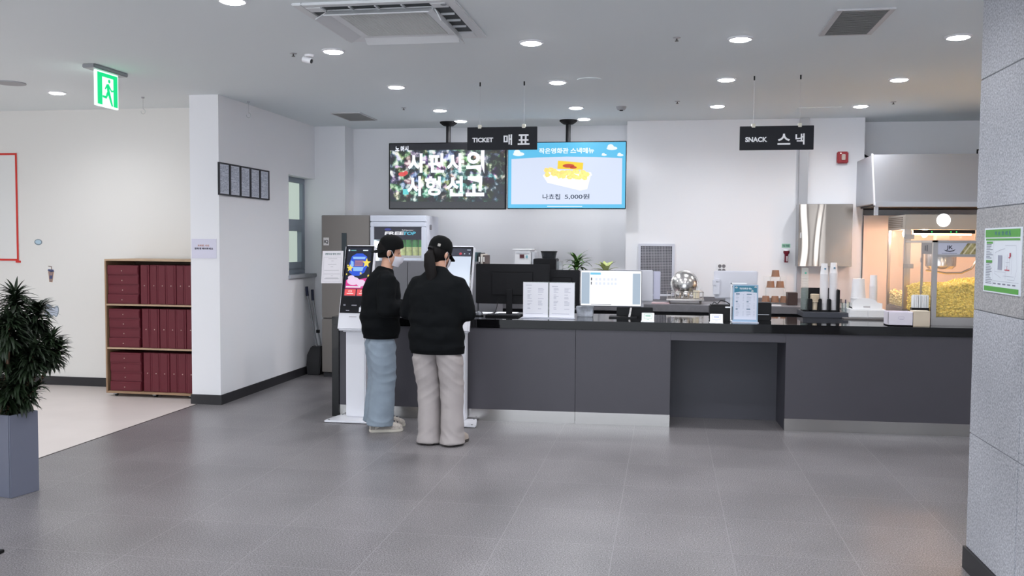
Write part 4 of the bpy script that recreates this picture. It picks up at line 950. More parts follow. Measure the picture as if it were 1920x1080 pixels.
for k, (vt, lb, gb) in enumerate(((494, 'stack of white paper cups in the dispenser, beside the lids', .0), (492.5, 'stack of white paper cups at the far end of the dispenser', .0))):
    c = xs4[2+k]; zt = AY(1545+17*k, vt, HY+.08).z
    cupstack('paper_cup_stack', lb, 'cup stack', c, HY+.08, TZ+.015, zt, .028, .037, pc, 17, mark=mk)
c = xs4[1]; t = thing('lid_stack', 'stack of cream cup lids in the black dispenser', 'lid stack', (c, HY+.07, TZ+.015))
for k in range(7):
    a = TZ+.09+.011*k
    make('lid', MB().lathe([(.001, a), (.042, a), (.043, a+.005), (.038, a+.010), (.001, a+.010)], (c, HY+.045, 0), 22), mat('lid_cream', (222, 204, 178), .4), t)
make('lid_column', MB().lathe([(.001, TZ+.015), (.026, TZ+.015), (.028, TZ+.09), (.001, TZ+.09)], (c, HY+.045, 0), 20), mat('lid_cream', ()), t)
clearcup = glass('clear_cup', (225, 240, 235), .16)
c = xs4[0]; zt = AY(1511, 502, HY+.08).z
cupstack('clear_cup_stack', 'stack of clear plastic cups in the dispenser, nearest the wall trunking', 'cup stack', c, HY+.08, TZ+.015, zt, .030, .036, clearcup, 9, mark=mat('mark_green', (70, 176, 150), .5))
x0, x1, z0, z1 = rect(1577, 566, 1592, 583, SY+.1)
t = thing('pen_cup', 'small clear cup with pens beside the black dispenser', 'cup', ((x0+x1)/2, SY+.1, TZ))
make('cup', MB().lathe([(.001, TZ), (.034, TZ), (.04, TZ+.085), (.037, TZ+.085), (.031, TZ+.005), (.001, TZ+.005)], ((x0+x1)/2, SY+.1, 0), 20), clearcup, t)
for k, (dx, m_, h_) in enumerate(((-.022, black, .09), (.0, mat('pen_navy', (44, 40, 80), .4), .12), (.016, mat('pen_cream', (216, 206, 170), .4), .1))):
    make('pen', MB().cyl((x0+.04+dx, SY+.1, TZ+.006), (x0+.04+dx*1.4, SY+.1, TZ+h_), .005, 8), m_, t)
# white straw cabinet with caddy and stacks of bowls and cups
x0, x1, z0, z1 = rect(1594, 580, 1661, 597, 8.78)
solo('tray', MB().box(x0-.06, x1+.01, 8.74, 9.06, CZ, CZ+.012), mat('tray_grey', (126, 122, 122), .35), 'thin grey tray under the white two-drawer box', 'tray', bevel=.003)
TB = CZ+.012
t = thing('drawer_box', 'low white box with two drawers beside the popcorn machine', 'drawer box', ((x0+x1)/2, 8.9, TB))
make('body', MB().box(x0, x1, 8.785, 9.04, TB, z1), white, t, bevel=.004)
xm = AY(1627.5, 588, 8.78).x
make('drawer', MB().box(x0+.004, xm-.003, 8.775, 8.785, TB+.008, z1-.008), white, t, bevel=.002)
make('drawer', MB().box(xm+.003, x1-.004, 8.775, 8.785, TB+.008, z1-.008), white, t, bevel=.002)
ZD = z1
x0, x1, z0, z1 = rect(1598, 561, 1654, 580, 8.85)
t = thing('caddy', 'white plastic caddy with an arched front standing on the two-drawer box', 'caddy', ((x0+x1)/2, 8.9, ZD))
ar = [(x0, 8.84, ZD), (x1, 8.84, ZD), (x1, 8.84, ZD+.055)]+[((x0+x1)/2-.02+.11*math.cos(a), 8.84, ZD+.055+.045*math.sin(a)) for a in [k*math.pi/10 for k in range(11)]]+[(x0, 8.84, ZD+.055)]
make('front_board', MB().prism(ar, (0, .008, 0)), white, t)
make('tub', MB().box(x0, x1, 8.848, 9.02, ZD, ZD+.012).box(x0, x0+.006, 8.848, 9.02, ZD, ZD+.05).box(x1-.006, x1, 8.848, 9.02, ZD, ZD+.05).box(x0, x1, 9.014, 9.02, ZD, ZD+.05), white, t)
make('slot', MB().box((x0+x1)/2-.035, (x0+x1)/2+.025, 8.838, 8.8405, ZD+.012, ZD+.024), mat('slot_grey', (176, 172, 176), .5), t)
xb, zt = onc(1609.5, 540, 8.93), AY(1609, 522.5, 8.93).z
t = thing('bowl_stack', 'wide stack of white paper tubs standing in the white caddy', 'tub stack', (xb, 8.93, ZD+.0125))
make('tub', MB().lathe([(.05, ZD+.09), (.068, ZD+.09), (.068, ZD+.096), (.066, ZD+.098), (.052, zt), (.001, zt)], (xb, 8.93, 0), 28), pc, t)
for k in range(4): make('tub', MB().lathe([(.05, ZD+.0125+.019*k), (.0655, ZD+.0125+.019*k), (.068, ZD+.026+.019*k), (.068, ZD+.0305+.019*k), (.05, ZD+.0305+.019*k)], (xb, 8.93, 0), 28), pc, t)
xb, zt = onc(1637.5, 540, 8.94), AY(1637, 516, 8.94).z
cupstack('paper_cup_stack', 'tall slim stack of white paper cups in the white caddy by the warm light', 'cup stack', xb, 8.94, ZD+.0125, zt, .030, .035, pc, 12)
# front boxes
BYF = 8.13
x0, x1, _, z1 = rect(1665, 585, 1712, 612, BYF)
t = thing('paper_box', 'low white open box at the counter edge before the popcorn machine', 'box', ((x0+x1)/2, BYF+.08, CZ))
make('walls', MB().box(x0, x1, BYF, BYF+.005, CZ, z1).box(x0, x1, BYF+.15, BYF+.155, CZ, z1).box(x0, x0+.005, BYF, BYF+.155, CZ, z1).box(x1-.005, x1, BYF, BYF+.155, CZ, z1).box(x0, x1, BYF, BYF+.155, CZ, CZ+.01), mat('box_white', (234, 228, 238), .5), t, bevel=.002)
make('napkins', MB().box(x0+.012, x1-.012, BYF+.012, BYF+.143, CZ+.01, z1-.012), wpaper, t)
F = front(x0, x1, CZ, z1, BYF); g = MB(); F.frame(g, .42, .5, .64, .66, .003); F.rect(g, .46, .45, .62, .49); flat('print', g, mat('box_ink', (206, 198, 214), .5), t)
x2, x3, _, z2 = rect(1712.5, 583.5, 1744, 612, BYF)
t = thing('cardboard_box', 'small cream cardboard box at the counter edge beside the white box', 'box', ((x2+x3)/2, BYF+.06, CZ))
make('walls', MB().box(x2, x3, BYF+.0, BYF+.11, CZ, z2-.004), mat('box_cream', (220, 205, 184), .6), t, bevel=.002)
make('lid', MB().box(x2-.001, x3+.001, BYF-.001, BYF+.111, z2-.004, z2), mat('box_cream_top', (228, 214, 196), .6), t)
a0, a1, b0, b1 = rect(1709, 577, 1741, 586, BYF+.19)
t = thing('straw_holder', 'black holder packed with white paper-wrapped straws behind the cream box', 'straw holder', ((a0+a1)/2, BYF+.2, CZ))
make('holder', MB().box(a0, a1, BYF+.17, BYF+.172, CZ, b1).box(a0, a1, BYF+.238, BYF+.24, CZ, b1).box(a0, a0+.003, BYF+.17, BYF+.24, CZ, b1).box(a1-.003, a1, BYF+.17, BYF+.24, CZ, b1).box(a0, a1, BYF+.17, BYF+.24, CZ, CZ+.004), black, t)
g = MB(); rs = random.Random(8); zt = AY(1725, 553.5, BYF+.19).z
for i in range(17):
    for j in range(6):
        x = a0+.01+(a1-a0-.02)*i/16; y = BYF+.178+.0105*j
        g.cyl((x, y, CZ+.005), (x+rs.uniform(-.004, .006), y+rs.uniform(-.004, .004), zt+rs.uniform(-.008, .004)), .0035, 6)
s_ = make('straws', g, mat('straw_white', (236, 238, 240), .5), t); s_['kind'] = 'stuff'
# ------------------------------------------------------------------ popcorn machine: glass kettle cabinet with a display case in front
PX0, PX1, PY0, PY1, PY2 = 2.255, 3.36, 8.27, 9.22, 9.88
PH, DT = 1.895, 1.645
t = thing('popcorn_machine', 'large glass popcorn machine filled with yellow popcorn at the counter end', 'popcorn machine', ((PX0+PX1)/2, PY0, CZ))
ps = mat('popcorn_steel', (176, 172, 170), .3, .85)
make('base', MB().box(PX0, PX1, PY0, PY1, CZ, CZ+.07).box(PX0-.005, PX1, PY1, PY2, CZ, CZ+.075), ps, t, bevel=.004)
make('head', MB().box(PX0-.005, PX1, PY1-.03, PY2, 1.752, PH), mat('head_steel', (170, 164, 156), .36, .7), t, bevel=.005)
g = MB()
for k in range(6): g.box(PX0-.012, PX0-.004, PY1+.08, PY2-.05, 1.775+.018*k, 1.783+.018*k)
make('louvre', g, mat('louvre_brown', (120, 104, 94), .5), t)
def post(x0, x1, y0, y1, z0, z1): make('post', MB().box(x0, x1, y0, y1, z0, z1), ps, t, bevel=.003)
post(PX0, PX0+.04, PY0, PY0+.04, CZ+.07, DT)
post(PX1-.04, PX1, PY0, PY0+.04, CZ+.07, DT)
post(PX0-.005, PX0+.05, PY1-.03, PY1+.02, CZ+.075, 1.752)
post(PX0-.005, PX0+.02, PY2-.04, PY2, CZ+.075, 1.752)
post(PX1-.03, PX1, PY1, PY1+.04, CZ+.075, 1.752)
post(PX0, PX0+.018, 8.62, 8.645, CZ+.07, DT)
make('case_top_rail', MB().box(PX0, PX1, PY0, PY0+.03, DT-.02, DT).box(PX0, PX0+.03, PY0+.03, PY1, DT-.02, DT).box(PX0+.04, PX1-.04, PY0, PY0+.02, 1.505, 1.525), ps, t, bevel=.003)
g = MB()
for z in (1.38, 1.66): g.box(PX0-.014, PX0+.075, PY1-.045, PY1-.028, z, z+.045)
g.box(PX0-.008, PX0+.002, 8.60, 8.63, 1.45, 1.49)
make('hinge', g, alum, t)
pg = glass('popcorn_glass', (255, 246, 236), .03, ior=1.12)
make('pane', MB().box(PX0+.04, PX1-.04, PY0+.008, PY0+.013, CZ+.07, 1.505), pg, t)
make('pane', MB().box(PX0+.006, PX0+.011, PY0+.04, PY1-.03, CZ+.07, DT-.02), pg, t)
make('pane', MB().box(PX0+.002, PX0+.007, PY1+.02, PY2-.04, CZ+.075, 1.752), pg, t)
make('pane', MB().box(PX0+.02, PX1-.03, PY2-.02, PY2-.014, CZ+.075, 1.752), pg, t)
make('floor_pan', MB().box(PX0+.02, PX1-.03, PY1, PY2-.02, CZ+.075, CZ+.085), steel, t)
# brand panel over the front pane
sg = make('sign_panel', MB().box(PX0+.04, PX1-.04, PY0+.006, PY0+.012, 1.525, DT-.02), mat('panel_lilac', (206, 208, 224), .4), t)
F = front(PX0+.04, PX1-.04, 1.525, DT-.02, PY0+.006)
g = MB(); F.text(g, 'JK', .092, .56, .42, .05, bold=.02, d=.002)
F.poly(g, [(.045, .40), (.065, .27), (.095, .22), (.125, .30), (.14, .46), (.12, .36), (.095, .31), (.07, .34)], .002); F.rect(g, .03, .09, .15, .12, .002)
flat('lettering', g, mat('panel_navy', (40, 44, 62), .4), sg)
g = MB(); F.poly(g, [(.17, .02), (.23, .97), (1, .97), (1, .02)], .002); flat('printed_photo', g, mat('photo_straw', (170, 158, 108), .5, vary=.5, vscale=24), sg)
g = MB()
for k in range(7): F.line(g, .20+.05*k, .04, .26+.05*k, .94, .012, .003)
flat('printed_photo', g, mat('photo_husk', (222, 212, 176), .5), sg)
s2 = make('side_sign', MB().box(PX0-.001, PX0+.004, 8.31, 8.61, 1.525, DT-.02), mat('panel_grey', (126, 124, 126), .4), t)
F = Face((PX0-.001, 8.61, 1.525), (0, -1, 0), (0, 0, 1), .30, .1)
g = MB(); F.rect(g, .3, .3, .42, .75); F.rect(g, .5, .25, .62, .8); flat('lettering', g, mat('panel_navy', ()), s2)
# control strip under the head
cs = make('control_strip', MB().box(PX0+.07, PX0+.62, PY1-.028, PY1-.018, 1.715, 1.75), black, t)
g = MB()
for x in (.23, .40, .45): g.box(PX0+x, PX0+x+.01, PY1-.031, PY1-.028, 1.725, 1.735)
make('indicator', g, mat('led_green', (60, 230, 110), .3, emit=1.5), cs)
make('switch_panel', MB().box(PX0+.62, PX1-.04, PY1-.026, PY1-.018, 1.655, 1.75), mat('switch_cream', (226, 206, 186), .5, vary=.3, vscale=14), t)
make('light_bar', MB().box(PX0+.08, PX0+.6, PY1+.01, PY1+.05, 1.70, 1.74), mat('warm_tube', (255, 220, 180), .4, emit=9, ecol=(255, 206, 158)), t)
c = AY(1769.5, 413, PY1-.035)
ld = make('glow_disc', MB().lathe([(.001, -.018), (.042, -.016), (.060, -.006), (.062, .004), (.001, .004)], (c.x, PY1-.034, c.z), 28, Matrix(((1, 0, 0), (0, 0, 1), (0, 1, 0)))), mat('glow_disc_white', (255, 255, 255), .4, emit=4, ecol=(250, 248, 255)), t)  # bright round spot on the head, given its own glow
for x in (.3, .8): make('bulb', MB().ell((PX0+x, PY0+.10, DT-.05), (.022, .022, .026), 12, 8), mat('added_case_bulb', (255, 235, 205), .4, emit=22, ecol=(255, 224, 180)), t)  # bulbs added out of sight behind the sign panel to brighten the popcorn
# kettle with its swing arm
kx = PX0+.42; ky = 9.55
make('kettle', MB().lathe([(.001, 1.37), (.11, 1.37), (.14, 1.40), (.145, 1.53), (.135, 1.55), (.001, 1.56)], (kx, ky, 0), 28), steel, t)
make('kettle_motor', MB().box(kx-.06, kx+.06, ky-.06, ky+.06, 1.56, 1.75), ps, t, bevel=.006)
make('kettle_tray', MB().tube([(kx-.16, ky-.1, 1.36), (kx+.02, ky-.12, 1.33), (kx+.16, ky-.12, 1.335), (kx+.25, ky-.12, 1.38), (kx+.30, ky-.12, 1.46), (kx+.31, ky-.12, 1.50)], .012, 10), steel, t)
make('tray_handle', MB().box(kx+.22, kx+.40, ky-.13, ky-.11, 1.495, 1.515), mat('handle_gold', (206, 160, 70), .35, .5), t, bevel=.004)
# warm lamps inside the cabinet
for x, y in ((PX0+.25, 9.5), (PX0+.8, 9.5), (PX0+.1, 9.6)):
    make('bulb', MB().ell((x, y, 1.715), (.03, .03, .036), 14, 9), mat('warm_bulb', (255, 210, 160), .4, emit=140, ecol=(255, 204, 170)), t)
# popcorn: a mound with thousands of kernels on its faces
rk_ = random.Random(21)
def kernels(zone, n):
    g = MB(); base = []
    for i in range(n):
        p = zone(i); s = rk_.uniform(.010, .017)
        M = Matrix.Rotation(rk_.uniform(0, 6.3), 3, 'Z') @ Matrix.Rotation(rk_.uniform(0, 6.3), 3, 'X')
        pts = []
        for v in ((1, 0, 0), (-1, 0, 0), (0, 1, 0), (0, -1, 0), (0, 0, 1), (0, 0, -1)): pts.append(p+M @ (Vector(v)*s*rk_.uniform(.6, 1.2)))
        g.add(pts, [(0, 2, 4), (2, 1, 4), (1, 3, 4), (3, 0, 4), (2, 0, 5), (1, 2, 5), (3, 1, 5), (0, 3, 5)])
    return g
def top1(x, y): return 1.245+.05*(x-PX0)/.6+.02*math.sin(x*9+y*5)-.02*max(0, (y-8.9))
g = MB()
R = []
fx0, fx1, fy0, fy1 = PX0+.03, PX1-.06, PY0+.05, PY1-.08
gx_ = 10
for i in range(gx_+1):
    x = fx0+(fx1-fx0)*i/gx_
    R.append([Vector((x, fy0, CZ+.072)), Vector((x, fy1, CZ+.072)), Vector((x, fy1, top1(x, fy1)-.03)), Vector((x, fy0, top1(x, fy0)-.03))])
g.rings(R)
def zone(i):
    k = i % 10
    if k < 5: x = rk_.uniform(fx0, fx1); return Vector((x, fy0+rk_.uniform(-.02, .01), rk_.uniform(CZ+.085, top1(x, fy0)-.015)))
    if k < 8: x = rk_.uniform(fx0, fx1); y = rk_.uniform(fy0, fy1); return Vector((x, y, top1(x, y)-.028+rk_.uniform(0, .02)))
    y = rk_.uniform(fy0, fy1); return Vector((fx0+rk_.uniform(-.012, .01), y, rk_.uniform(CZ+.085, top1(fx0, y)-.02)))
kk = kernels(zone, 9000); g.add(kk.v, kk.f)
pm = mat('popcorn_yellow', (250, 222, 118), .6, vary=.3, vscale=45)
o = make('popcorn', g, pm, t, smooth=25); o['kind'] = 'stuff'
g = MB(); ax0, ax1, ay0, ay1 = PX0+.03, PX1-.06, PY1+.03, PY2-.06
def top2(x, y): return 1.15+.03*math.sin(x*7)+.02*math.sin(y*11)
R = []
for i in range(7):
    x = ax0+(ax1-ax0)*i/6
    R.append([Vector((x, ay0, CZ+.086)), Vector((x, ay1, CZ+.086)), Vector((x, ay1, top2(x, ay1)-.03)), Vector((x, ay0, top2(x, ay0)-.03))])
g.rings(R)
def zone2(i):
    k = i % 8
    if k < 3: x = rk_.uniform(ax0, ax1); return Vector((x, ay0+rk_.uniform(-.015, .01), rk_.uniform(CZ+.1, top2(x, ay0)-.015)))
    if k < 6: x = rk_.uniform(ax0, ax1); y = rk_.uniform(ay0, ay1); return Vector((x, y, top2(x, y)-.028+rk_.uniform(0, .03)))
    y = rk_.uniform(ay0, ay1); return Vector((ax0+rk_.uniform(-.012, .01), y, rk_.uniform(CZ+.1, top2(ax0, y)-.02)))
kk = kernels(zone2, 2600); g.add(kk.v, kk.f)
o = make('popcorn', g, mat('popcorn_pale', (248, 226, 168), .6, vary=.3, vscale=45), t, smooth=25); o['kind'] = 'stuff'

# ------------------------------------------------------------------ two ticket kiosks on white pedestals
def kiosk(cx, y0, label, left_paper):
    t = thing('ticket_kiosk', label, 'kiosk', (cx, y0+.2, 0))
    w2 = mat('kiosk_white', (232, 232, 238), .35)
    bx = .225
    make('base_plate', MB().prism([(cx-bx, y0, .004), (cx+bx, y0, .004), (cx+bx+.0, y0+.05, .004), (cx+bx-.05, y0+.31, .004), (cx-bx+.05, y0+.31, .004), (cx-bx, y0+.05, .004)], (0, 0, .016)), w2, t, bevel=.004)
    g = MB()
    for a in (-1, 1):
        for b in (.03, .28): g.lathe([(.001, .02), (.008, .02), (.008, .025), (.001, .026)], (cx+a*(bx-.035-(.035 if b > .2 else 0)), y0+b, 0), 10)
    make('bolt', g, alum, t)
    make('foot_pad', MB().box(cx-bx+.05, cx+bx-.05, y0+.02, y0+.30, 0, .0045), dark, t)
    make('column', MB().box(cx-.092, cx+.092, y0+.19, y0+.30, .02, .84), w2, t, bevel=.01)
    # tilted head: lower edge towards the customer
    M = Matrix.Translation((cx, y0+.10, .815)) @ Matrix.Rotation(math.radians(-17), 4, 'X')
    H = .79; hw = .142
    make('housing', MB().box(-hw, hw, 0, .055, 0, H, M).box(-hw+.02, hw-.02, .055, .10, .0, .35, M), w2, t, bevel=.014)
    make('glass_front', MB().box(-hw+.01, hw-.01, -.004, .002, .155, H-.012, M), mat('kiosk_black', (22, 22, 27), .12), t, bevel=.002)
    R3 = M.to_3x3()
    F = Face(M @ Vector((-hw+.01, -.004, .155)), R3 @ Vector((1, 0, 0)), R3 @ Vector((0, 0, 1)), 2*hw-.02, H-.167)
    make('slot', MB().box(-.04, .03, -.003, .001, .118, .124, M), mat('slot_grey', ()), t)
    for q in ((.11, .105, .19, .125), (.40, .105, .58, .12), (.70, .09, .78, .105), (.22, .03, .34, .04)):
        g = MB(); F.rect(g, *q, .001); flat('icon', g, mat('kiosk_icon', (140, 140, 150), .4), t)
    g = MB(); F.rect(g, .68, .015, .94, .085, .0015); flat('receipt', g, wpaper, t)
    return t, F, M
t, F, M = kiosk(-2.735, 7.56, 'white ticket kiosk with a colourful film poster on its screen, behind the person in jeans', True)
g = MB(); F.rect(g, .07, .24, .93, .975, .001); flat('screen', g, mat('kiosk_navy', (48, 52, 66), .2, emit=.7, ecol=(50, 54, 70)), t)
def fs(name, m, fn):
    g = MB(); fn(g); flat(name, g, m, t)
def E_(name, c, e=.95): return mat('glow_'+name, c, .3, emit=e)
def star(g, a, b, r, d):
    F.poly(g, [(a+(r if k % 2 == 0 else r*.45)*math.sin(k*math.pi/5), b+(r if k % 2 == 0 else r*.45)*.5*math.cos(k*math.pi/5)) for k in range(10)], d)
fs('status_bar', E_('white', (230, 244, 250)), lambda g: (F.rect(g, .62, .925, .80, .94, .002), F.oval(g, .13, .932, .03, .013, .002)))
fs('status_text', E_('cyan', (120, 190, 196), .7), lambda g: F.rect(g, .19, .925, .38, .938, .002))
fs('poster_banner', E_('blue', (52, 92, 220)), lambda g: F.poly(g, [(.20, .60), (.17, .72), (.24, .84), (.40, .885), (.62, .885), (.78, .84), (.83, .70), (.74, .60), (.56, .55), (.34, .55)], .002))
fs('poster_sky', E_('sky', (150, 196, 250)), lambda g: (F.poly(g, [(.28, .835), (.74, .835), (.72, .80), (.30, .80)], .003), F.poly(g, [(.34, .62), (.66, .62), (.70, .68), (.32, .68)], .003), F.poly(g, [(.22, .78), (.32, .76), (.34, .70), (.24, .66)], .003)))
fs('poster_theatre', E_('plum', (120, 104, 150)), lambda g: F.rect(g, .36, .69, .68, .79, .004))
fs('poster_seats', E_('rose', (190, 130, 150)), lambda g: [F.rect(g, .38, .70+.02*k, .66, .708+.02*k, .005) for k in range(4)])
fs('poster_star', E_('yellow', (250, 226, 96)), lambda g: (star(g, .79, .74, .15, .006), star(g, .22, .66, .12, .006), star(g, .14, .70, .04, .006), star(g, .62, .585, .05, .006), star(g, .90, .55, .05, .006), star(g, .12, .57, .035, .006)))
fs('poster_lower', E_('magenta', (224, 70, 150)), lambda g: F.poly(g, [(.12, .36), (.88, .36), (.88, .52), (.60, .50), (.30, .53), (.12, .48)], .004))
fs('poster_bloom', E_('pale_pink', (240, 214, 240)), lambda g: (F.oval(g, .38, .47, .22, .06, .006), F.oval(g, .66, .44, .16, .05, .006), F.oval(g, .30, .52, .12, .035, .006)))
fs('poster_caption', E_('white', ()), lambda g: F.rect(g, .14, .372, .66, .392, .007))
fs('ticket_button', E_('coral', (240, 94, 100)), lambda g: (F.rect(g, .11, .255, .50, .35, .002), F.rect(g, .54, .255, .90, .35, .002)))
fs('button_icon', E_('pale_coral', (255, 226, 226)), lambda g: (F.frame(g, .25, .31, .36, .33, .004, .003), F.rect(g, .19, .28, .42, .29, .003), F.frame(g, .68, .31, .78, .33, .004, .003), F.rect(g, .62, .28, .84, .29, .003)))
# notice hung on the side of the kiosk
nt_ = thing('notice', 'white notice sheet with a boxed price list fixed beside the kiosk screen', 'notice', (-2.98, 7.72, 1.21))
q = [AY(605, 470.5, 7.74), AY(644, 467.5, 7.74), AY(641, 531, 7.68), AY(602, 531, 7.68)]
F2 = Face(q[3], q[2]-q[3], q[0]-q[3], (q[2]-q[3]).length, (q[0]-q[3]).length)
g = MB(); g.prism([F2.p(0, 0, 0), F2.p(1, 0, 0), F2.p(1, 1, 0), F2.p(0, 1, 0)], -F2.n*.003); sh_ = make('sheet', g, mat('notice_paper', (226, 222, 226), .6), nt_)
g = MB(); F2.text(g, '관람요금 할인 안내', .5, .905, .06, .74, bold=.03, d=.002); flat('lettering', g, mat('notice_ink', (104, 128, 128), .6), sh_)
g = MB(); F2.frame(g, .08, .05, .92, .80, .0012, .002)
for b, a0, a1 in ((.75, .3, .72), (.58, .3, .7), (.39, .12, .84), (.28, .1, .9), (.13, .15, .85), (.16, .2, .8), (.22, .45, .55), (.68, .45, .56), (.50, .43, .55)): F2.rect(g, a0, b, a1, b+.010, .002)
flat('print', g, mat('notice_faint', (158, 156, 160), .6), sh_)
make('tape', MB().box(-2.885, -2.865, 7.72, 7.76, 1.30, 1.33), mat('clear_tape', (214, 214, 220), .3), nt_)
t, F, M = kiosk(-1.825, 7.585, 'white ticket kiosk with a pale booking page, behind the person with a ponytail', False)
g = MB(); F.rect(g, .05, .24, .95, .975, .001); flat('screen', g, mat('kiosk_page', (214, 226, 246), .2, emit=.85, ecol=(216, 228, 247)), t)
g = MB(); F.rect(g, .05, .855, .95, .975, .002); flat('page_header', g, mat('kiosk_header', (58, 62, 82), .2, emit=.6, ecol=(58, 62, 82)), t)
g = MB(); F.oval(g, .58, .895, .05, .018, .003); flat('red_button', g, mat('kiosk_red', (214, 62, 84), .3, emit=.7), t)
g = MB(); F.oval(g, .72, .895, .018, .009, .003); F.oval(g, .88, .895, .018, .009, .003); F.rect(g, .80, .945, .92, .955, .003); flat('header_icon', g, mat('kiosk_header_icon', (210, 226, 240), .3, emit=.7), t)
# ------------------------------------------------------------------ wheeled cabinet of burgundy boxes
CY = 8.40
x0 = AY(197, 600, CY).x; x1 = -4.60
zt = AY(270, 486.5, CY).z; zb = .034
t = thing('shelf_cabinet', 'open plywood cabinet on casters packed with burgundy boxes', 'cabinet', ((x0+x1)/2, CY+.26, 0))
ply = mat('plywood', (158, 128, 100), .5, vary=.12, vscale=5)
plye = mat('plywood_top', (186, 160, 132), .5, vary=.1, vscale=5)
make('top_board', MB().box(x0, x1, CY, CY+.53, zt-.018, zt), plye, t, bevel=.002)
make('side_panel', MB().box(x0, x0+.018, CY, CY+.53, zb, zt-.018), ply, t, bevel=.002)
make('side_panel', MB().box(x1-.018, x1, CY, CY+.53, zb, zt-.018), ply, t, bevel=.002)
make('bottom_board', MB().box(x0+.018, x1-.018, CY, CY+.53, zb, zb+.022), ply, t, bevel=.002)
make('back_panel', MB().box(x0+.018, x1-.018, CY+.515, CY+.53, zb+.022, zt-.018), mat('ply_dark', (96, 78, 62), .6), t)
sz = [AY(270, 571, CY).z, AY(270, 653, CY).z]
for z in sz: make('shelf', MB().box(x0+.018, x1-.018, CY, CY+.515, z-.016, z), plye, t, bevel=.001)
for x in (x0+.08, (x0+x1)/2, x1-.12):
    c = make('caster', MB().box(x-.02, x+.02, CY+.03, CY+.09, .02, zb), alum, t)
    make('wheel', MB().tube([(x-.012, CY+.06, .016), (x+.012, CY+.06, .016)], .016, 14), black, c)
for x in (x0+.08, x1-.12):
    c = make('caster', MB().box(x-.02, x+.02, CY+.43, CY+.49, .02, zb), alum, t)
    make('wheel', MB().tube([(x-.012, CY+.46, .016), (x+.012, CY+.46, .016)], .016, 14), black, c)
burg = mat('burgundy_board', (104, 32, 44), .5, vary=.06, vscale=10)
burgl = mat('burgundy_lid', (98, 28, 40), .5)
xa, xb_ = x0+.020, x0+.020+.362
def boxfile(lie, label, grp):
    """lid seam and ring pull on the front; local origin at its lower front corner"""
    return None
tops = [zt-.018, sz[0]-.016, sz[1]-.016]; bots = [sz[0], sz[1], zb+.022]
word = ['top shelf', 'middle shelf', 'bottom shelf']
ordf = ['topmost of the flat pile', 'second from the top of the flat pile', 'third from the top of the flat pile', 'lowest of the flat pile']
ordu = ['first upright one beside the flat pile', 'second upright one from the flat pile', 'third upright one from the flat pile', 'fourth upright one from the flat pile', 'fifth upright one from the flat pile', 'last upright one against the wall end']
fp = up = None
ring = mat('ring_brass', (214, 190, 180), .3, .6)
hflat, wup, hup = .0975, .0955, .398
for k in range(3):
    H = tops[k]-bots[k]; zc0 = bots[k]
    for j in range(4):
        z = zc0+.001+(3-j)*(hflat+.001); loc = Vector((xa+.001+.008*k, CY+.012+.006*((j*7+k*3) % 3), z)); lb = 'burgundy box on the %s, %s' % (word[k], ordf[j])
        if fp is None:
            fp = thing('box_file', lb, 'box', loc, group='burgundy boxes in the plywood cabinet')
            X, Y, Z = loc
            make('case', MB().box(X, X+.345, Y+.006, Y+.30, Z, Z+hflat), burg, fp, bevel=.003)
            make('front_flap', MB().box(X+.004, X+.341, Y, Y+.006, Z+.010, Z+hflat-.016), burgl, fp, bevel=.002)
            make('ring_pull', MB().lathe([(.001, -.004), (.005, -.004), (.006, .002), (.001, .002)], (X+.165, Y-.001, Z+.042), 10, Matrix(((1, 0, 0), (0, 0, 1), (0, 1, 0)))), ring, fp)
        else: dup(fp, loc, lb)
    for j in range(6):
        loc = Vector((xb_+.006+j*(wup+.0015)+.008*k, CY+.014+.005*((j*5+k) % 3), zc0+.001)); lb = 'burgundy box on the %s, %s' % (word[k], ordu[j])
        if j == 5 and loc.x+wup > x1-.019: continue
        if up is None:
            up = thing('box_file', lb, 'box', loc, group='burgundy boxes in the plywood cabinet')
            X, Y, Z = loc
            make('case', MB().box(X, X+wup, Y+.006, Y+.30, Z, Z+hup), burg, up, bevel=.003)
            make('front_flap', MB().box(X+.018, X+wup-.018, Y, Y+.006, Z+.006, Z+hup-.006), burgl, up, bevel=.002)
            make('ring_pull', MB().lathe([(.001, -.004), (.005, -.004), (.006, .002), (.001, .002)], (X+wup*.5, Y-.001, Z+.19), 10, Matrix(((1, 0, 0), (0, 0, 1), (0, 1, 0)))), ring, up)
        else: dup(up, loc, lb)

# ------------------------------------------------------------------ things on the pale wall
WY = 8.95
a, b = AY(33, 287, WY), AY(35, 489, WY)
t = thing('wall_board', 'white wall board with a red tape border at the edge of the picture', 'board', (-7.9, WY-.01, b.z))
make('board', MB().box(-8.7, a.x, WY-.012, WY-.001, b.z, a.z), mat('board_white', (228, 228, 226), .5), t)
red = mat('tape_red', (206, 52, 44), .5)
make('border', MB().box(a.x-.022, a.x, WY-.016, WY-.012, b.z, a.z).box(-8.7, a.x-.022, WY-.016, WY-.012, a.z-.022, a.z).box(-8.7, a.x-.022, WY-.016, WY-.012, b.z, b.z+.022).box(-8.7, -8.678, WY-.016, WY-.012, b.z, a.z), red, t)
make('tape_end', MB().box(a.x-.04, a.x+.015, WY-.014, WY-.002, b.z-.02, b.z+.002), red, t)
def soft(P, n=2):
    for _ in range(n): P = [q for i in range(len(P)) for a, b in ((P[i], P[(i+1) % len(P)]),) for q in ((a[0]*.75+b[0]*.25, a[1]*.75+b[1]*.25), (a[0]*.25+b[0]*.75, a[1]*.25+b[1]*.75))]
    return P
def sticker(name, u, v, w_, h_, label):
    p = AY(u, v, WY); t = thing(name, label, 'wall sticker', (p.x, WY-.002, p.z-h_/2)); return t, front(p.x-w_/2, p.x+w_/2, p.z-h_/2, p.z+h_/2, WY-.001)
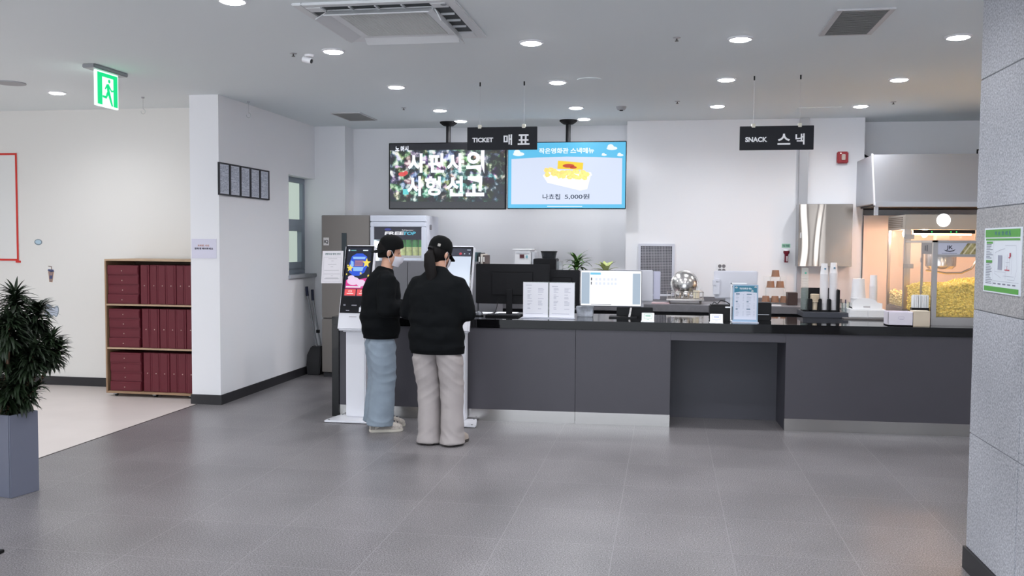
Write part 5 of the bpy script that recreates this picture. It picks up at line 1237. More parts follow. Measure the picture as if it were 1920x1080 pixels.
t, F = sticker('wall_sticker', 72, 454, .10, .085, 'small pale blue oval sticker on the pale wall')
g = MB(); F.poly(g, [(.5+.5*math.cos(q)*math.cos(.5)+.42*math.sin(q)*math.sin(.5), .5-.35*math.cos(q)*math.sin(.5)+.40*math.sin(q)*math.cos(.5)) for q in [k*.3142 for k in range(20)]], .001)
flat('rim', g, mat('sticker_slate', (128, 142, 152), .5), t)
g = MB(); F.poly(g, [(.5+.38*math.cos(q)*math.cos(.5)+.3*math.sin(q)*math.sin(.5), .52-.25*math.cos(q)*math.sin(.5)+.28*math.sin(q)*math.cos(.5)) for q in [k*.3142 for k in range(20)]], .002)
flat('face', g, mat('sticker_blue', (178, 202, 216), .5), t)
t, F = sticker('wall_sticker', 96, 514, .085, .18, 'drinks cup sticker with striped sides and a bent straw on the wall')
g = MB(); F.poly(g, [(.08, .70), (.22, .02), (.68, .0), (.92, .66)], .001); flat('cup', g, mat('sticker_tan', (206, 168, 130), .5), t)
g = MB()
for k in range(4): F.poly(g, [(.16+.19*k, .69), (.27+.11*k, .02), (.32+.11*k, .02), (.25+.19*k, .69)], .002)
F.poly(g, [(.02, .72), (.10, .80), (.84, .78), (.96, .66), (.5, .62)], .002); F.poly(g, [(.30, .22), (.34, .42), (.72, .42), (.70, .22)], .003)
flat('stripes', g, mat('sticker_navy', (70, 78, 118), .5), t)
g = MB(); F.line(g, .58, .76, .60, .96, .008, .002); F.line(g, .60, .96, .12, .98, .008, .002); flat('straw', g, mat('sticker_brown', (120, 96, 84), .5), t)
t, F = sticker('wall_sticker', 97, 583, .17, .17, 'pale blue-grey animal shaped sticker half hidden by the plant')
g = MB(); F.poly(g, soft([(.0, .1), (.0, .75), (.22, 1.0), (.44, .86), (.62, .72), (.96, .88), (1.04, .60), (.96, .22), (.78, .08), (.66, .26), (.45, .06), (.2, .04)]), .001); flat('outline', g, mat('sticker_slate', ()), t)
g = MB(); F.poly(g, soft([(.05, .16), (.05, .72), (.23, .93), (.42, .80), (.62, .66), (.92, .81), (.98, .59), (.91, .27), (.79, .15), (.67, .33), (.45, .12), (.2, .10)]), .002); flat('body_print', g, mat('sticker_grey_blue', (184, 192, 206), .5), t)
# notice sheet on the wall end
x0, x1, z0, z1 = rect(359, 448, 405, 484.5, 8.17)
t = thing('wall_notice', 'white notice sheet with orange and black Korean lines on the wall end', 'notice', ((x0+x1)/2, 8.175, z0))
make('sheet', MB().box(x0, min(x1, -4.262), 8.174, 8.179, z0, z1), mat('notice_white', (218, 216, 232), .5), t)
F = front(x0, min(x1, -4.262), z0, z1, 8.174)
g = MB(); F.text(g, '포토존 사진', .48, .66, .10, .47, bold=.03); flat('lettering', g, mat('notice_orange', (190, 130, 110), .6), t)
g = MB(); F.text(g, '편하게 찍어주세요', .50, .50, .11, .76, bold=.04); flat('lettering', g, mat('notice_black', (62, 58, 78), .6), t)
# five framed notices side by side
fy0, fy1 = AX(408, 336, -4.26).y, AX(502.5, 346, -4.26).y; z0, z1 = 2.04, 2.355
ox = -4.259
dn = ('next to the wall corner', 'second from the wall corner', 'middle one of the five', 'second from the window', 'next to the window')
fm = mat('frame_black', (26, 24, 34), .4); wq = (fy1-fy0)/5; rp = random.Random(2)
for k in range(5):
    ya, yb = fy0+wq*k, fy0+wq*(k+1)-.002
    t = thing('framed_notice', 'black framed printed notice on the partition, %s' % dn[k], 'framed notice', (ox, (ya+yb)/2, z0), group='five framed notices in a row')
    make('sheet', MB().box(ox, ox+.010, ya+.012, yb-.012, z0+.012, z1-.012), mat('print_grey', (206, 210, 222), .4), t)
    make('moulding', MB().box(ox, ox+.018, ya, ya+.014, z0, z1).box(ox, ox+.018, yb-.014, yb, z0, z1).box(ox, ox+.018, ya+.014, yb-.014, z0, z0+.014).box(ox, ox+.018, ya+.014, yb-.014, z1-.014, z1), fm, t)
    F = Face((ox+.010, ya+.012, z0+.012), (0, 1, 0), (0, 0, 1), yb-ya-.024, z1-z0-.024); g = MB()
    b = .92
    while b > .06:
        a = .08
        while a < .85:
            w_ = rp.uniform(.08, .25)
            if rp.random() < .8: F.rect(g, a, b, min(.93, a+w_), b+.02)
            a += w_+.05
        b -= .045
    flat('printed_text', g, mat('print_ink', (150, 156, 172), .6), t)

# ------------------------------------------------------------------ evacuation plan on the pillar
ya, yb, z0, z1 = 4.612, 4.158, 1.386, 1.683
t = thing('evacuation_plan', 'white and green evacuation plan poster on the granite pillar', 'poster', (1.487, (ya+yb)/2, z0))
make('sheet', MB().box(1.4855, 1.4895, yb, ya, z0, z1), mat('poster_white', (226, 232, 240), .4), t)
F = Face((1.4855, ya, z0), (0, -1, 0), (0, 0, 1), ya-yb, z1-z0)
g = MB(); F.rect(g, .03, .855, .97, .975); F.rect(g, .05, .805, .97, .835); F.rect(g, .03, .02, .97, .095); F.rect(g, .07, .755, .25, .79); F.rect(g, .07, .46, .25, .50)
flat('green_band', g, mat('poster_green', (92, 164, 76), .5), t)
g = MB()
for k, ch in enumerate('피난안내도'): F.text(g, ch, .33+.095*k, .915, .062, .055, bold=.03, d=.002)
flat('lettering', g, mat('poster_blue', (66, 112, 140), .5), t)
g = MB(); rp = random.Random(9); b = .735
while b > .13:
    if not .45 < b < .51: F.rect(g, .07, b, .07+rp.uniform(.10, .20), b+.011)
    b -= .026
for k in range(5): F.rect(g, .29+.13*k, .135, .37+.13*k, .155)
flat('printed_text', g, mat('poster_ink', (128, 132, 146), .6), t)
g = MB()
for q in ((.28, .11, .28, .79), (.28, .185, .97, .185), (.33, .30, .33, .62), (.33, .62, .50, .67), (.50, .67, .60, .68), (.60, .73, .88, .73), (.88, .73, .92, .40), (.92, .40, .86, .22), (.86, .22, .68, .22), (.33, .33, .62, .33), (.33, .30, .50, .24), (.62, .33, .62, .22), (.60, .58, .60, .35), (.66, .60, .66, .40), (.72, .62, .72, .36), (.78, .60, .78, .30), (.62, .48, .72, .48), (.62, .42, .68, .42), (.56, .27, .84, .27)): F.line(g, *q, .0012, .0015)
F.rect(g, .41, .36, .52, .58, .0015)
flat('floor_plan', g, mat('plan_grey', (158, 162, 178), .6), t)
g = MB(); F.rect(g, .72, .56, .75, .62, .002); F.rect(g, .70, .54, .73, .56, .002); F.rect(g, .60, .355, .73, .37, .002); F.line(g, .66, .37, .66, .41, .003, .002)
flat('escape_route', g, mat('plan_red', (196, 50, 74), .5), t)
# ------------------------------------------------------------------ broom and long-handled dustpan in the corner
p = AY(592, 700, 10.30)
t = thing('dustpan', 'black long-handled dustpan leaning in the corner by the refrigerator', 'dustpan', (p.x, 10.30, 0))
a, b = AY(592.5, 650, 10.32), AX(576.5, 553, -4.222)
a0, a1 = -4.235, -4.06; zt = AY(592, 650, 10.3).z
R = [[(a0+.012, 10.24, .0), (a1-.006, 10.24, .0), (a1-.006, 10.40, .0), (a0+.01, 10.40, .0)], [(a0, 10.25, .12), (a1, 10.25, .12), (a1, 10.42, .12), (a0, 10.42, .12)], [(a0, 10.27, .24), (a1, 10.27, .24), (a1, 10.42, .24), (a0, 10.42, .24)], [(a0+.03, 10.32, zt), (a1-.02, 10.32, zt), (a1-.02, 10.42, zt), (a0+.03, 10.42, zt)]]
make('pan', MB().rings([[Vector(q) for q in r] for r in R]), mat('pan_black', (40, 40, 42), .5), t, bevel=.01)
make('handle', MB().cyl((a.x, 10.36, zt-.02), (b.x, b.y, b.z), .011, 12), mat('handle_alloy', (150, 152, 156), .35, .6), t)
make('grip', MB().cyl((b.x, b.y, b.z-.01), (b.x-.006, b.y-.012, b.z+.10), .017, 12), mat('grip_navy', (32, 36, 60), .5), t)
a, b = AY(604, 652, 10.34), AX(582, 562, -4.215)
t = thing('broom', 'broom with a grey alloy handle standing in the black dustpan', 'broom', (a.x-.02, 10.45, .0))
make('handle', MB().cyl((a.x-.02, 10.44, .12), (b.x+.006, b.y+.06, b.z), .010, 12), mat('handle_alloy', ()), t)
make('clamp', MB().box((a.x+b.x)/2-.03, (a.x+b.x)/2+.01, (10.44+b.y+.06)/2-.015, (10.44+b.y+.06)/2+.015, .12+(b.z-.12)*.5-.02, .12+(b.z-.12)*.5+.02), black, t, bevel=.003)
make('grip', MB().cyl((b.x+.006, b.y+.06, b.z-.01), (b.x+.004, b.y+.05, b.z+.12), .016, 12), mat('grip_navy', ()), t)
make('bristles', MB().prism([(-4.22, 10.47, 0), (-4.07, 10.47, 0), (-4.10, 10.47, .15), (-4.19, 10.47, .15)], (0, .05, 0)), mat('bristle_black', (34, 34, 36), .9), t)

# ------------------------------------------------------------------ tall leafy plant in a grey planter
A, B = AZ(21.4, 935, 0), AZ(72, 920, 0)
ang = math.atan2(B.y-A.y, B.x-A.x)
s = .205; ex_ = Vector((math.cos(ang), math.sin(ang), 0)); ey = Vector((-math.sin(ang), math.cos(ang), 0))
C0 = Vector((A.x, A.y, 0)); PC = C0+ex_*s/2+ey*s*.62
ph = .515
t = thing('potted_dracaena', 'tall bushy dark green plant in a square grey planter', 'plant', (PC.x, PC.y, 0))
M = Matrix.Translation(C0) @ Matrix(((ex_.x, ey.x, 0), (ex_.y, ey.y, 0), (0, 0, 1))).to_4x4()
w2 = s*1.24
pb = MB().box(0, s, 0, .012, 0, ph, M).box(0, s, w2-.012, w2, 0, ph, M).box(0, .012, .012, w2-.012, 0, ph, M).box(s-.012, s, .012, w2-.012, 0, ph, M).box(.012, s-.012, .012, w2-.012, 0, .02, M)
make('planter', pb, mat('planter_slate', (104, 108, 124), .5), t, bevel=.003)
make('soil', MB().box(.012, s-.012, .012, w2-.012, ph-.06, ph-.03, M), mat('soil', (58, 46, 38), .95, vary=.3, vscale=60), t)
crowns = [(28, 556, 5.10, .20, 300), (-40, 580, 5.05, .22, 170), (72, 578, 5.2, .17, 280), (18, 600, 4.95, .19, 260), (50, 610, 5.15, .17, 220), (92, 636, 5.16, .17, 320), (62, 655, 5.02, .17, 260), (110, 645, 5.2, .135, 170), (0, 640, 5.0, .2, 220), (30, 665, 5.08, .18, 200), (38, 705, 5.0, .16, 220), (64, 722, 5.06, .13, 150), (-10, 720, 4.96, .19, 170), (12, 745, 5.0, .13, 140)]
rr = random.Random(12); lf = MB(); canes = MB()
top = Vector((PC.x, PC.y, ph-.05))
for i, (u, v, y, ln, n) in enumerate(crowns):
    c = AY(u, v, y); c = c-Vector((0, 0, .03))
    root = top+ex_*rr.uniform(-.06, .06)+ey*rr.uniform(-.06, .06)
    mid = root.lerp(c, .55)+Vector((rr.uniform(-.02, .02), 0, -.02))
    low = c-(c-mid).normalized()*.12
    canes.tube([root, root.lerp(mid, .5)+Vector((0, 0, .03)), mid, low, c], [.011, .011, .010, .009, .006], 8)
    ax_ = (c-mid).normalized()
    for k in range(n):
        h = rr.random()
        base = low.lerp(c+ax_*.04, h)
        el = -.25+1.35*h*rr.uniform(.4, 1.15)
        blade(lf, base, rr.uniform(0, 6.283), el, ln*rr.uniform(.55, 1.0)*(1-.25*h), rr.uniform(.009, .0135), rr.uniform(.3, 1.7), 6, .3)
make('cane', canes, mat('cane_brown', (110, 84, 66), .7, vary=.3, vscale=30), t)
make('foliage', lf, mat('leaf_dark', (30, 44, 26), .5, vary=.55, vscale=9), t, smooth=60)
# corner of a stand's base plate at the picture edge
p = AZ(8, 1036, 0)
t = thing('stand', 'black base plate of a stand just showing at the lower corner', 'stand', (p.x-.2, p.y-.02, 0))
make('base', MB().box(p.x-.42, p.x, p.y-.12, p.y+.004, 0, .016), black, t, bevel=.003)
make('pole', MB().cyl((p.x-.25, p.y-.06, .016), (p.x-.25, p.y-.06, 1.1), .012, 12), alum, t)
# ------------------------------------------------------------------ two people
def N3(x, y, z): return noise.noise(Vector((x, y, z)))
def hand(mb, w, d, n):
    """palm, four fingers and a thumb from wrist w along d; n = back of the hand; thumb towards the body's middle"""
    d = d.normalized(); s = d.cross(n).normalized(); n = s.cross(d)
    if s.x*w.x > 0: s = -s
    mb.tube([w-d*.01, w+d*.03, w+d*.065, w+d*.09], [(.026, .019), (.036, .017), (.042, .016), (.038, .013)], 10, side=s, dome=True)
    for i, L_ in enumerate((.068, .077, .072, .056)):
        b = w+d*(.084-.004*abs(i-1.3))+s*(.030-.0205*i); dr = (d+s*(.10-.07*i)).normalized(); P = [b-dr*.02, b]; a = .25
        for q in (.42, .32, .26):
            P.append(P[-1]+(dr*math.cos(a)-n*math.sin(a))*L_*q); a += .38+.05*i
        mb.tube(P, [.0095, .0095, .0088, .008, .007], 8, side=s, dome=True)
    b = w+d*.028+s*.030; dr = (d*.62+s*.70-n*.3).normalized()
    mb.tube([b-dr*.02, b+dr*.022, b+dr*.046+d*.004-n*.006, b+dr*.056+d*.02-n*.012], [.013, .012, .010, .008], 8, dome=True)
def person(label, loc, yaw, P):
    t = thing('person', label, 'person', loc, yaw); B = WM[t.name]
    skin = mat('skin', (206, 158, 134), .55, vary=.05, vscale=20)
    sh, el, wr = P['shoulder'], P['elbow'], P['wrist']
    lean = P['lean']
    def LN(p):      # the upper body leans forward from the hips
        p = Vector(p); k = max(0, p.z-.85); return p+Vector((0, lean*k+lean*.35*k*k, -.04*lean*k))
    hips = P['hip']
    # ---- body, one continuous surface
    g = MB()
    for s in (-1, 1):
        fx = s*P['foot_x']
        g.tube([(s*.075, 0, .90), (s*.088, .005, .66), (fx*.98, .012, .47), (fx, -.005, .30), (fx, -.02, .09)], [.056, .060, .050, .048, .036], 12, dome=True)
        g.tube([(fx, -.045, .045), (fx+s*.008, .05, .04), (fx+s*.012, .10, .034)], [(.030, .03), (.032, .026), (.026, .014)], 10, side=(1, 0, 0), dome=True)
        a, b, c = [LN((s*q[0]+P.get('side', 0), q[1], q[2])) for q in (sh, el, wr)]
        g.tube([a, a.lerp(b, .5), b], [.048, .045, .037], 12, dome=True); g.tube([b, b.lerp(c, .45), c], [.038, .036, .026], 12, dome=True)
        hand(g, c, c-b, Vector((s*.35, -.1, 1)))
    sd_ = P.get('side', 0)
    g.tube([LN(q) for q in ((sd_*.6, 0, .90), (sd_*.8, 0, .97), (sd_, .0, 1.12), (sd_, -.005, 1.25), (sd_, -.01, 1.32), (sd_, .0, 1.365))], [(.115, .08), (.125, .085), (.125, .085), (.130, .08), (.068, .054), (.050, .048)], 20, side=(1, 0, 0), dome=True)
    nk = LN((P.get('side', 0), .005, 1.36)); hc = nk+Vector(P['head_off'])
    H = Matrix.Translation(hc) @ Matrix.Rotation(P['head_yaw'], 4, 'Z') @ Matrix.Rotation(-P['head_pitch'], 4, 'X')
    g.tube([nk-Vector((0, 0, .04)), nk.lerp(hc, .45), hc+Vector((0, 0, -.03))], [.056, .05, .052], 14, dome=True)
    hd = MB(); hd.ell((0, -.012, .022), (.076, .096, .098), 22, 14); hd.ell((0, .022, -.045), (.060, .070, .072), 18, 12); hd.ell((0, .05, -.088), (.028, .032, .024), 12, 8)
    hd.tube([(0, .082, .010), (0, .097, -.012), (0, .103, -.030)], [.009, .011, .014], 10, dome=True)
    hd.ell((0, .085, -.062), (.024, .011, .008), 12, 8); hd.ell((-.012, .094, -.032), (.009, .009, .008), 8, 6); hd.ell((.012, .094, -.032), (.009, .009, .008), 8, 6)
    for s in (-1, 1):
        hd.ell((s*.079, -.008, -.012), (.010, .021, .033), 12, 8, Matrix.Rotation(s*.25, 3, 'Z')); hd.ell((s*.03, .080, .022), (.022, .010, .008), 10, 6)
        hd.ell((s*.043, .046, -.02), (.022, .024, .022), 10, 8)
    hd.xf(H); g.v += []; g.add(hd.v, hd.f)
    r = remesh(g, .0062, 3, .5); r.xf(B); make('body', r, skin, t, smooth=180)
    # ---- face
    for s in (-1, 1):
        e = MB().ell((s*.030, .0655, .004), (.010, .008, .006), 12, 8); e.xf(B @ H); eo = make('eye', e, mat('eye_white', (228, 224, 220), .2), t)
        e = MB().ell((s*.030, .0725, .004), (.0045, .003, .0045), 10, 6); e.xf(B @ H); make('iris', e, mat('iris_brown', (44, 30, 24), .2), eo)
        e = MB().tube([(s*.014, .086, .022), (s*.030, .082, .027), (s*.047, .071, .023)], [.003, .004, .002], 6); e.xf(B @ H); make('eyebrow', e, mat('hair_black', (17, 14, 14), .6, spec=.2), t)
    # ---- face mask with ear loops
    m = MB(); rows = []; nA = 14
    for k in range(7):
        z = -.012-.092*k/6; row = []
        for i in range(nA+1):
            a = math.radians(-66+132*i/nA); q = 1-.10*((k-1.6)/4)**2
            rx, ry = .075*q, .094*q+(.024*math.cos(a)**4 if k < 4 else .012*math.cos(a)**4)
            row.append(Vector((rx*math.sin(a)*1.02, .012+ry*math.cos(a), z+(.010*math.cos(a)**6 if k == 0 else 0)-(.012*abs(math.sin(a))**2 if k < 2 else 0))))
        rows.append(row)
    vs = [p for r_ in rows for p in r_]; fs_ = [(k*(nA+1)+i, k*(nA+1)+i+1, (k+1)*(nA+1)+i+1, (k+1)*(nA+1)+i) for k in range(6) for i in range(nA)]
    o_ = len(vs); vs2 = vs+[Vector((p.x*.97, (p.y-.012)*.97+.012, p.z)) for p in vs]
    fs2 = fs_+[tuple(i+o_ for i in f)[::-1] for f in fs_]
    m.add(vs2, fs2); m.xf(B @ H); mk_ = make('face_mask', m, mat('mask_white', (222, 222, 232), .7), t, smooth=60)
    lp = MB()
    for s in (-1, 1):
        lp.tube([(s*.070, .042, -.026), (s*.080, .010, .012), (s*.084, -.014, .016), (s*.086, -.022, -.006), (s*.080, -.004, -.045), (s*.066, .026, -.085)], .0018, 6)
    lp.xf(B @ H); make('ear_loop', lp, mat('mask_white', ()), mk_)
    # ---- hair under the cap
    h = MB(); n = 30; rws = []
    for k in range(9):
        z = P['hair_low']+(.075-P['hair_low'])*k/8; row = []
        for i in range(n+1):
            a = math.radians(62+236*i/n); q = math.sqrt(max(.05, 1-((z-.022)/.106)**2)); fade = 1.0
            row.append(Vector((.083*q*math.sin(a), -.014+.103*q*math.cos(a), z+(.028*max(0, math.cos(a-math.pi)-.2)*-1 if k == 0 else 0))))
        rws.append(row)
    vs = [p for r_ in rws for p in r_]; fs_ = [(k*(n+1)+i, k*(n+1)+i+1, (k+1)*(n+1)+i+1, (k+1)*(n+1)+i) for k in range(8) for i in range(n)]
    o_ = len(vs); h.add(vs+[Vector((p.x*.93, p.y*.93, p.z)) for p in vs], fs_+[tuple(i+o_ for i in f)[::-1] for f in fs_]); h.xf(B @ H)
    hair = make('hair', h, mat('hair_black', ()), t, smooth=70)
    if P.get('tail'):
        q = [H @ Vector(v) for v in ((.006, -.088, -.012), (.010, -.118, -.022), (.010, -.126, -.055))]
        e = nk+Vector((P['tail'], -.115, -.02)); e2 = nk+Vector((P['tail']*1.1, -.13, -.10))
        g = MB().tube(q+[q[-1].lerp(e, .5)+Vector((0, -.012, 0)), e, e2], [(.018, .018), (.028, .022), (.040, .028), (.046, .030), (.042, .026), (.010, .008)], 16, side=(1, 0, 0), dome=True)
        for i_, p in enumerate(g.v): g.v[i_] = p+Vector((.003*math.sin(p.z*70+p.y*200), -.003*math.sin(p.x*420+p.z*25), 0))
        g.xf(B); make('ponytail', g, mat('hair_black', ()), hair, smooth=80)
        g = MB().tube([H @ Vector((0, -.112, .008)), H @ Vector((0, -.120, -.006))], .026, 14); g.xf(B); make('hair_tie', g, black, hair)
    # ---- cap
    K = B @ H @ Matrix.Rotation(P['cap_turn'], 4, 'Z') @ Matrix.Rotation(P.get('cap_tilt', 0), 4, 'X')
    cm = mat('cap_black', (14, 15, 16), .85, spec=.15, bump=.08, bscale=300)
    c = MB(); prof = [(.0885, .018), (.0905, .032), (.090, .062), (.085, .090), (.073, .116), (.052, .135), (.026, .146), (.001, .149), (.001, .130), (.05, .115), (.076, .085), (.083, .05), (.083, .016)]
    R = [[Vector((rr_*math.sin(2*math.pi*i/28), (-.012 if True else 0)+rr_*1.17*math.cos(2*math.pi*i/28), z+(.010*max(0, math.cos(2*math.pi*i/28))**2*(1 if P.get('badge') else 0)*-1 if z < .04 else 0)+(.016*max(0, -math.cos(2*math.pi*i/28)) if z < .04 and P.get('badge') else 0))) for i in range(28)] for rr_, z in prof]
    c.rings(R, cap=False); c.xf(K); cp = make('cap', c, cm, t, smooth=60)
    br = MB(); rows = []
    for k in range(6):
        d = k/5; row = []
        for i in range(15):
            a = math.radians(-62+124*i/14); rx = .088*(1+.0*d); e = max(0, math.cos(a))**.55
            x = .089*math.sin(a)*(1-.04*d); y = -.012+.104*math.cos(a)+.074*d*e
            row.append(Vector((x, y, .024-.020*d-.16*abs(x)**1.6*8*(.35+.65*d)*.5)))
        rows.append(row)
    vs = [p for r_ in rows for p in r_]; fs_ = [(k*15+i, k*15+i+1, (k+1)*15+i+1, (k+1)*15+i) for k in range(5) for i in range(14)]
    o_ = len(vs); br.add(vs+[p-Vector((0, 0, .004)) for p in vs], fs_+[tuple(i+o_ for i in f)[::-1] for f in fs_]); br.xf(K); make('brim', br, cm, cp, smooth=60)
    b_ = MB().ell((0, -.012, .14), (.008, .008, .005), 10, 6); b_.xf(K); make('button', b_, cm, cp)
    if P.get('buckle'):
        b_ = MB().box(-.012, .012, -.1205, -.117, .028, .052); b_.xf(K @ Matrix.Rotation(P['buckle'], 4, 'Z')); make('buckle', b_, mat('buckle_silver', (190, 186, 180), .3, .7), cp, bevel=.002)
    if P.get('badge'):
        b_ = MB().ell((0, .095, .055), (.012, .004, .016), 12, 8); b_.xf(K); make('badge', b_, mat('badge_green', (86, 156, 120), .5), cp)
    # ---- sweatshirt: loose torso and sleeves grown into one surface
    g = MB()
    T = P['torso']
    g.tube([LN((q[3] if len(q) > 3 else 0, q[4] if len(q) > 4 else 0, q[0])) for q in T], [(q[1], q[2]) for q in T], 30, side=(1, 0, 0))
    for s in (-1, 1):
        a, b, c = [LN((s*q[0]+P.get('side', 0), q[1], q[2])) for q in (sh, el, wr)]
        a0 = LN((s*(sh[0]-.07)+P.get('side', 0), sh[1], sh[2]+.005))
        g.tube([a0, a, a.lerp(b, .5), b], [.075, .080, P['sleeve'], P['sleeve']*.92], 16, dome=True)
        c2 = b.lerp(c, .93); g.tube([b, b.lerp(c, .35), b.lerp(c, .75), c2], [P['sleeve']*.92, P['sleeve']*.85, .056, .046], 16, dome=True)
    r = remesh(g, .013, 5, .5)
    for i, p in enumerate(r.v):
        k = N3(p.x*7+P['seed'], p.y*7, p.z*13)*.010+N3(p.x*16, p.y*16+P['seed'], p.z*24)*.004
        fold = .007*math.sin(p.z*46+3*N3(p.x*5, p.y*5, P['seed']))*max(0, 1-abs(p.z-.95)/.16)
        r.v[i] = p+r.nor[i]*(k+fold)
    zmin = min(p.z for p in r.v)
    r.xf(B); sw = make('sweatshirt', r, mat('sweat_black', (17, 19, 21), .9, spec=.12, bump=.12, bscale=220), t, smooth=180)
    for s in (-1, 1):
        b, c = [LN((s*q[0]+P.get('side', 0), q[1], q[2])) for q in (el, wr)]
        g = MB().tube([b.lerp(c, .88), b.lerp(c, .99)], [.043, .040], 16); g.xf(B); make('cuff', g, mat('rib_black', (13, 14, 16), .9, spec=.12), sw)
    q = T[0]; o0 = Vector((q[3] if len(q) > 3 else 0, q[4] if len(q) > 4 else 0, q[0]))
    g = MB().tube([o0-Vector((0, 0, .012)), o0+Vector((0, 0, .045))], [(q[1]*.985, q[2]*.985), (q[1]*1.01, q[2]*1.01)], 32, side=(1, 0, 0)); g.xf(B); make('hem_band', g, mat('rib_black', ()), sw)
    # ---- trousers
    Lg = P['legs']; both = MB()
    for s in (-1, 1):
      g = MB()
      g.tube([(Lg[0][3]+s*hips*.42, .005, .82), (Lg[0][3]+s*hips*.44, -.002, .77), (Lg[0][3]+s*hips*.45, -.006, .73), (Lg[0][3]+s*hips*.46, -.004, .66)], [(hips*.42, .09), (hips*.47, .108), (hips*.50, .122), (hips*.50, .118)], 26, side=(1, 0, 0), dome=True)
      g.tube([(s*q[1]+q[3], q[4], q[0]) for q in Lg], [(q[2], q[2]*P['leg_depth']) for q in Lg], 20, side=(1, 0, 0))
      r = remesh(g, .0085, 4, .5)
      for i, p in enumerate(r.v):
          w_ = P['wrinkle']
          k = N3(p.x*9+P['seed']*3, p.y*9, p.z*10)*.006
          diag = 1-2*abs(math.sin(.5*((p.z*80)+s*(p.x-Lg[2][3])*60+2.6*N3(p.x*6, p.y*6, p.z*3+P['seed']))))**.7
          band = max(0, 1-abs(p.z-.47)/.20)*.8+max(0, 1-abs(p.z-.68)/.12)*.7+max(0, 1-abs(p.z-.10)/.10)*.5
          r.v[i] = p+r.nor[i]*(k+w_*diag*band*(.5+.5*N3(p.x*8, p.y*8+4, p.z*6)))
          if r.v[i].z < .004: r.v[i].z = .004
      both.add(r.v, r.f)
    both.xf(B); make(P['leg_name'], both, P['leg_mat'], t, smooth=180)
    # ---- shoes
    for s in (-1, 1):
        a = P['toe_out']*s; FM = B @ Matrix.Translation((s*P['foot_x']+Lg[-1][3], P.get('foot_y', (0, 0))[0 if s < 0 else 1], 0)) @ Matrix.Rotation(-a, 4, 'Z')
        out = [(-.040, -.085), (-.046, -.03), (-.044, .04), (-.052, .10), (-.044, .155), (-.018, .182), (.022, .180), (.044, .15), (.050, .09), (.042, .03), (.042, -.03), (.036, -.085), (.015, -.105), (-.018, -.105)]
        so = MB().prism([(x, y, .0) for x, y in out], (0, 0, .028)); so.xf(FM); sx_ = make('shoe', so, P['sole_mat'], t, bevel=.006)
        up_ = MB(); R = []
        for z, kx_, ky0, ky1 in ((.024, .97, -.10, .178), (.050, .96, -.102, .174), (.072, .86, -.10, .140), (.094, .72, -.096, .075), (.112, .62, -.092, .02)):
            R.append([Vector((x*kx_, ky0+(y+.105)/(.287)*(ky1-ky0), z)) for x, y in out])
        up_.rings(R); up_.xf(FM); make('upper', up_, P['shoe_mat'], sx_, smooth=50)
        if P['laces']:
            l = MB()
            for k in range(4): l.tube([(-.028+.003*k, .13-.028*k, .064+.011*k), (0, .135-.028*k, .078+.011*k), (.028-.003*k, .13-.028*k, .064+.011*k)], .005, 6)
            l.xf(FM); make('laces', l, mat('lace_dark', (52, 48, 62), .6), sx_)
            l = MB()
            for sd in (-1, 1):
                l.prism([(sd*.048, -.05, .030), (sd*.050, .07, .030), (sd*.046, .10, .05), (sd*.040, .0, .06)], (sd*.003, 0, 0)); l.prism([(sd*.046, -.095, .03), (sd*.045, -.06, .03), (sd*.040, -.05, .085), (sd*.036, -.09, .085)], (sd*.003, 0, 0))
            l.xf(FM); make('side_panel', l, mat('shoe_grey_panel', (128, 122, 116), .5), sx_)
    return t
denim = mat('denim_blue', (138, 151, 164), .8, vary=.10, vscale=9, bump=.1, bscale=260)
greyp = mat('trouser_grey', (166, 159, 158), .8, vary=.04, vscale=9, bump=.08, bscale=240)
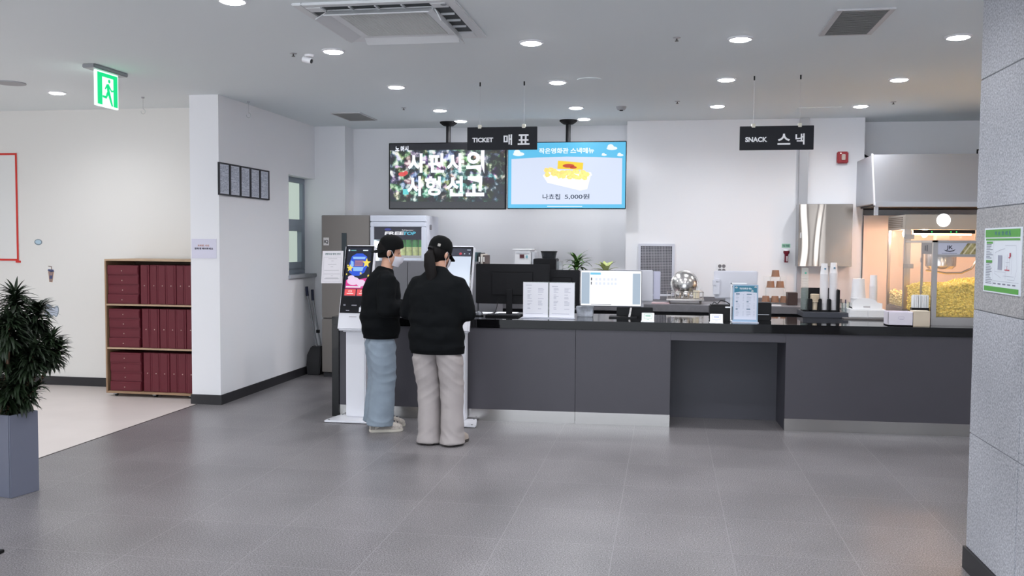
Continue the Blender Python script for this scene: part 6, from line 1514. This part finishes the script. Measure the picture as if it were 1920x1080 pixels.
person('person in a backwards black cap and light blue jeans looking down at the kiosks', (-2.375, 7.37, 0), math.radians(-62), dict(
    shoulder=(.175, -.01, 1.285), elbow=(.245, -.02, 1.04), wrist=(.13, .20, 1.06), lean=.06, hip=.165, foot_x=.085, head_off=(0, .035, .155), head_yaw=math.radians(-8), head_pitch=math.radians(17),
    hair_low=-.055, cap_turn=math.radians(183), cap_tilt=math.radians(-17), badge=1, sleeve=.080, seed=2.3,
    torso=[(.80, .168, .150), (.86, .178, .158), (.92, .19, .172, 0, -.01), (1.05, .195, .172, 0, -.012), (1.18, .20, .165, 0, -.015), (1.27, .185, .140, 0, -.015), (1.325, .14, .10, 0, -.012), (1.365, .085, .078, 0, .0), (1.385, .066, .064, 0, .004)],
    legs=[(.76, .078, .098, 0, -.005), (.62, .083, .096, 0, .0), (.45, .086, .088, 0, .008), (.28, .088, .092, 0, -.008), (.12, .09, .096, 0, -.02), (.055, .09, .10, 0, -.024)], leg_depth=1.18,
    leg_name='jeans', leg_mat=denim, wrinkle=.0085, toe_out=.10, foot_y=(.05, -.01), sole_mat=mat('sole_white', (206, 200, 188), .6), shoe_mat=mat('sneaker_pale', (186, 178, 170), .6, vary=.25, vscale=40), laces=True))
person('person with a long ponytail under a black cap, black sweatshirt and grey wide trousers', (-1.757, 6.96, 0), math.radians(-6), dict(
    shoulder=(.165, -.01, 1.265), elbow=(.25, .01, 1.05), wrist=(.14, .235, 1.07), lean=.10, hip=.203, foot_x=.10, side=-.03, head_off=(-.012, .045, .145), head_yaw=math.radians(-22), head_pitch=math.radians(22),
    hair_low=-.07, tail=-.022, cap_turn=0, buckle=math.radians(32), sleeve=.082, seed=7.1,
    torso=[(.735, .222, .155, -.020), (.78, .229, .164, -.022), (.90, .225, .168, -.03, -.005), (1.03, .225, .168, -.032, -.01), (1.16, .227, .158, -.034, -.012), (1.25, .21, .138, -.034, -.012), (1.315, .155, .10, -.034, -.01), (1.37, .092, .080, -.034, .0), (1.40, .070, .066, -.034, .004)],
    legs=[(.70, .104, .106, -.018, -.005), (.60, .100, .102, -.010, -.002), (.45, .097, .095, .004, .005), (.28, .095, .090, .012, -.008), (.10, .096, .094, .018, -.022), (.008, .098, .102, .020, -.03)], leg_depth=1.12,
    leg_name='trousers', leg_mat=greyp, wrinkle=.008, toe_out=.28, sole_mat=mat('sole_dark', (62, 56, 54), .6), shoe_mat=mat('shoe_beige', (168, 156, 146), .6), laces=False))
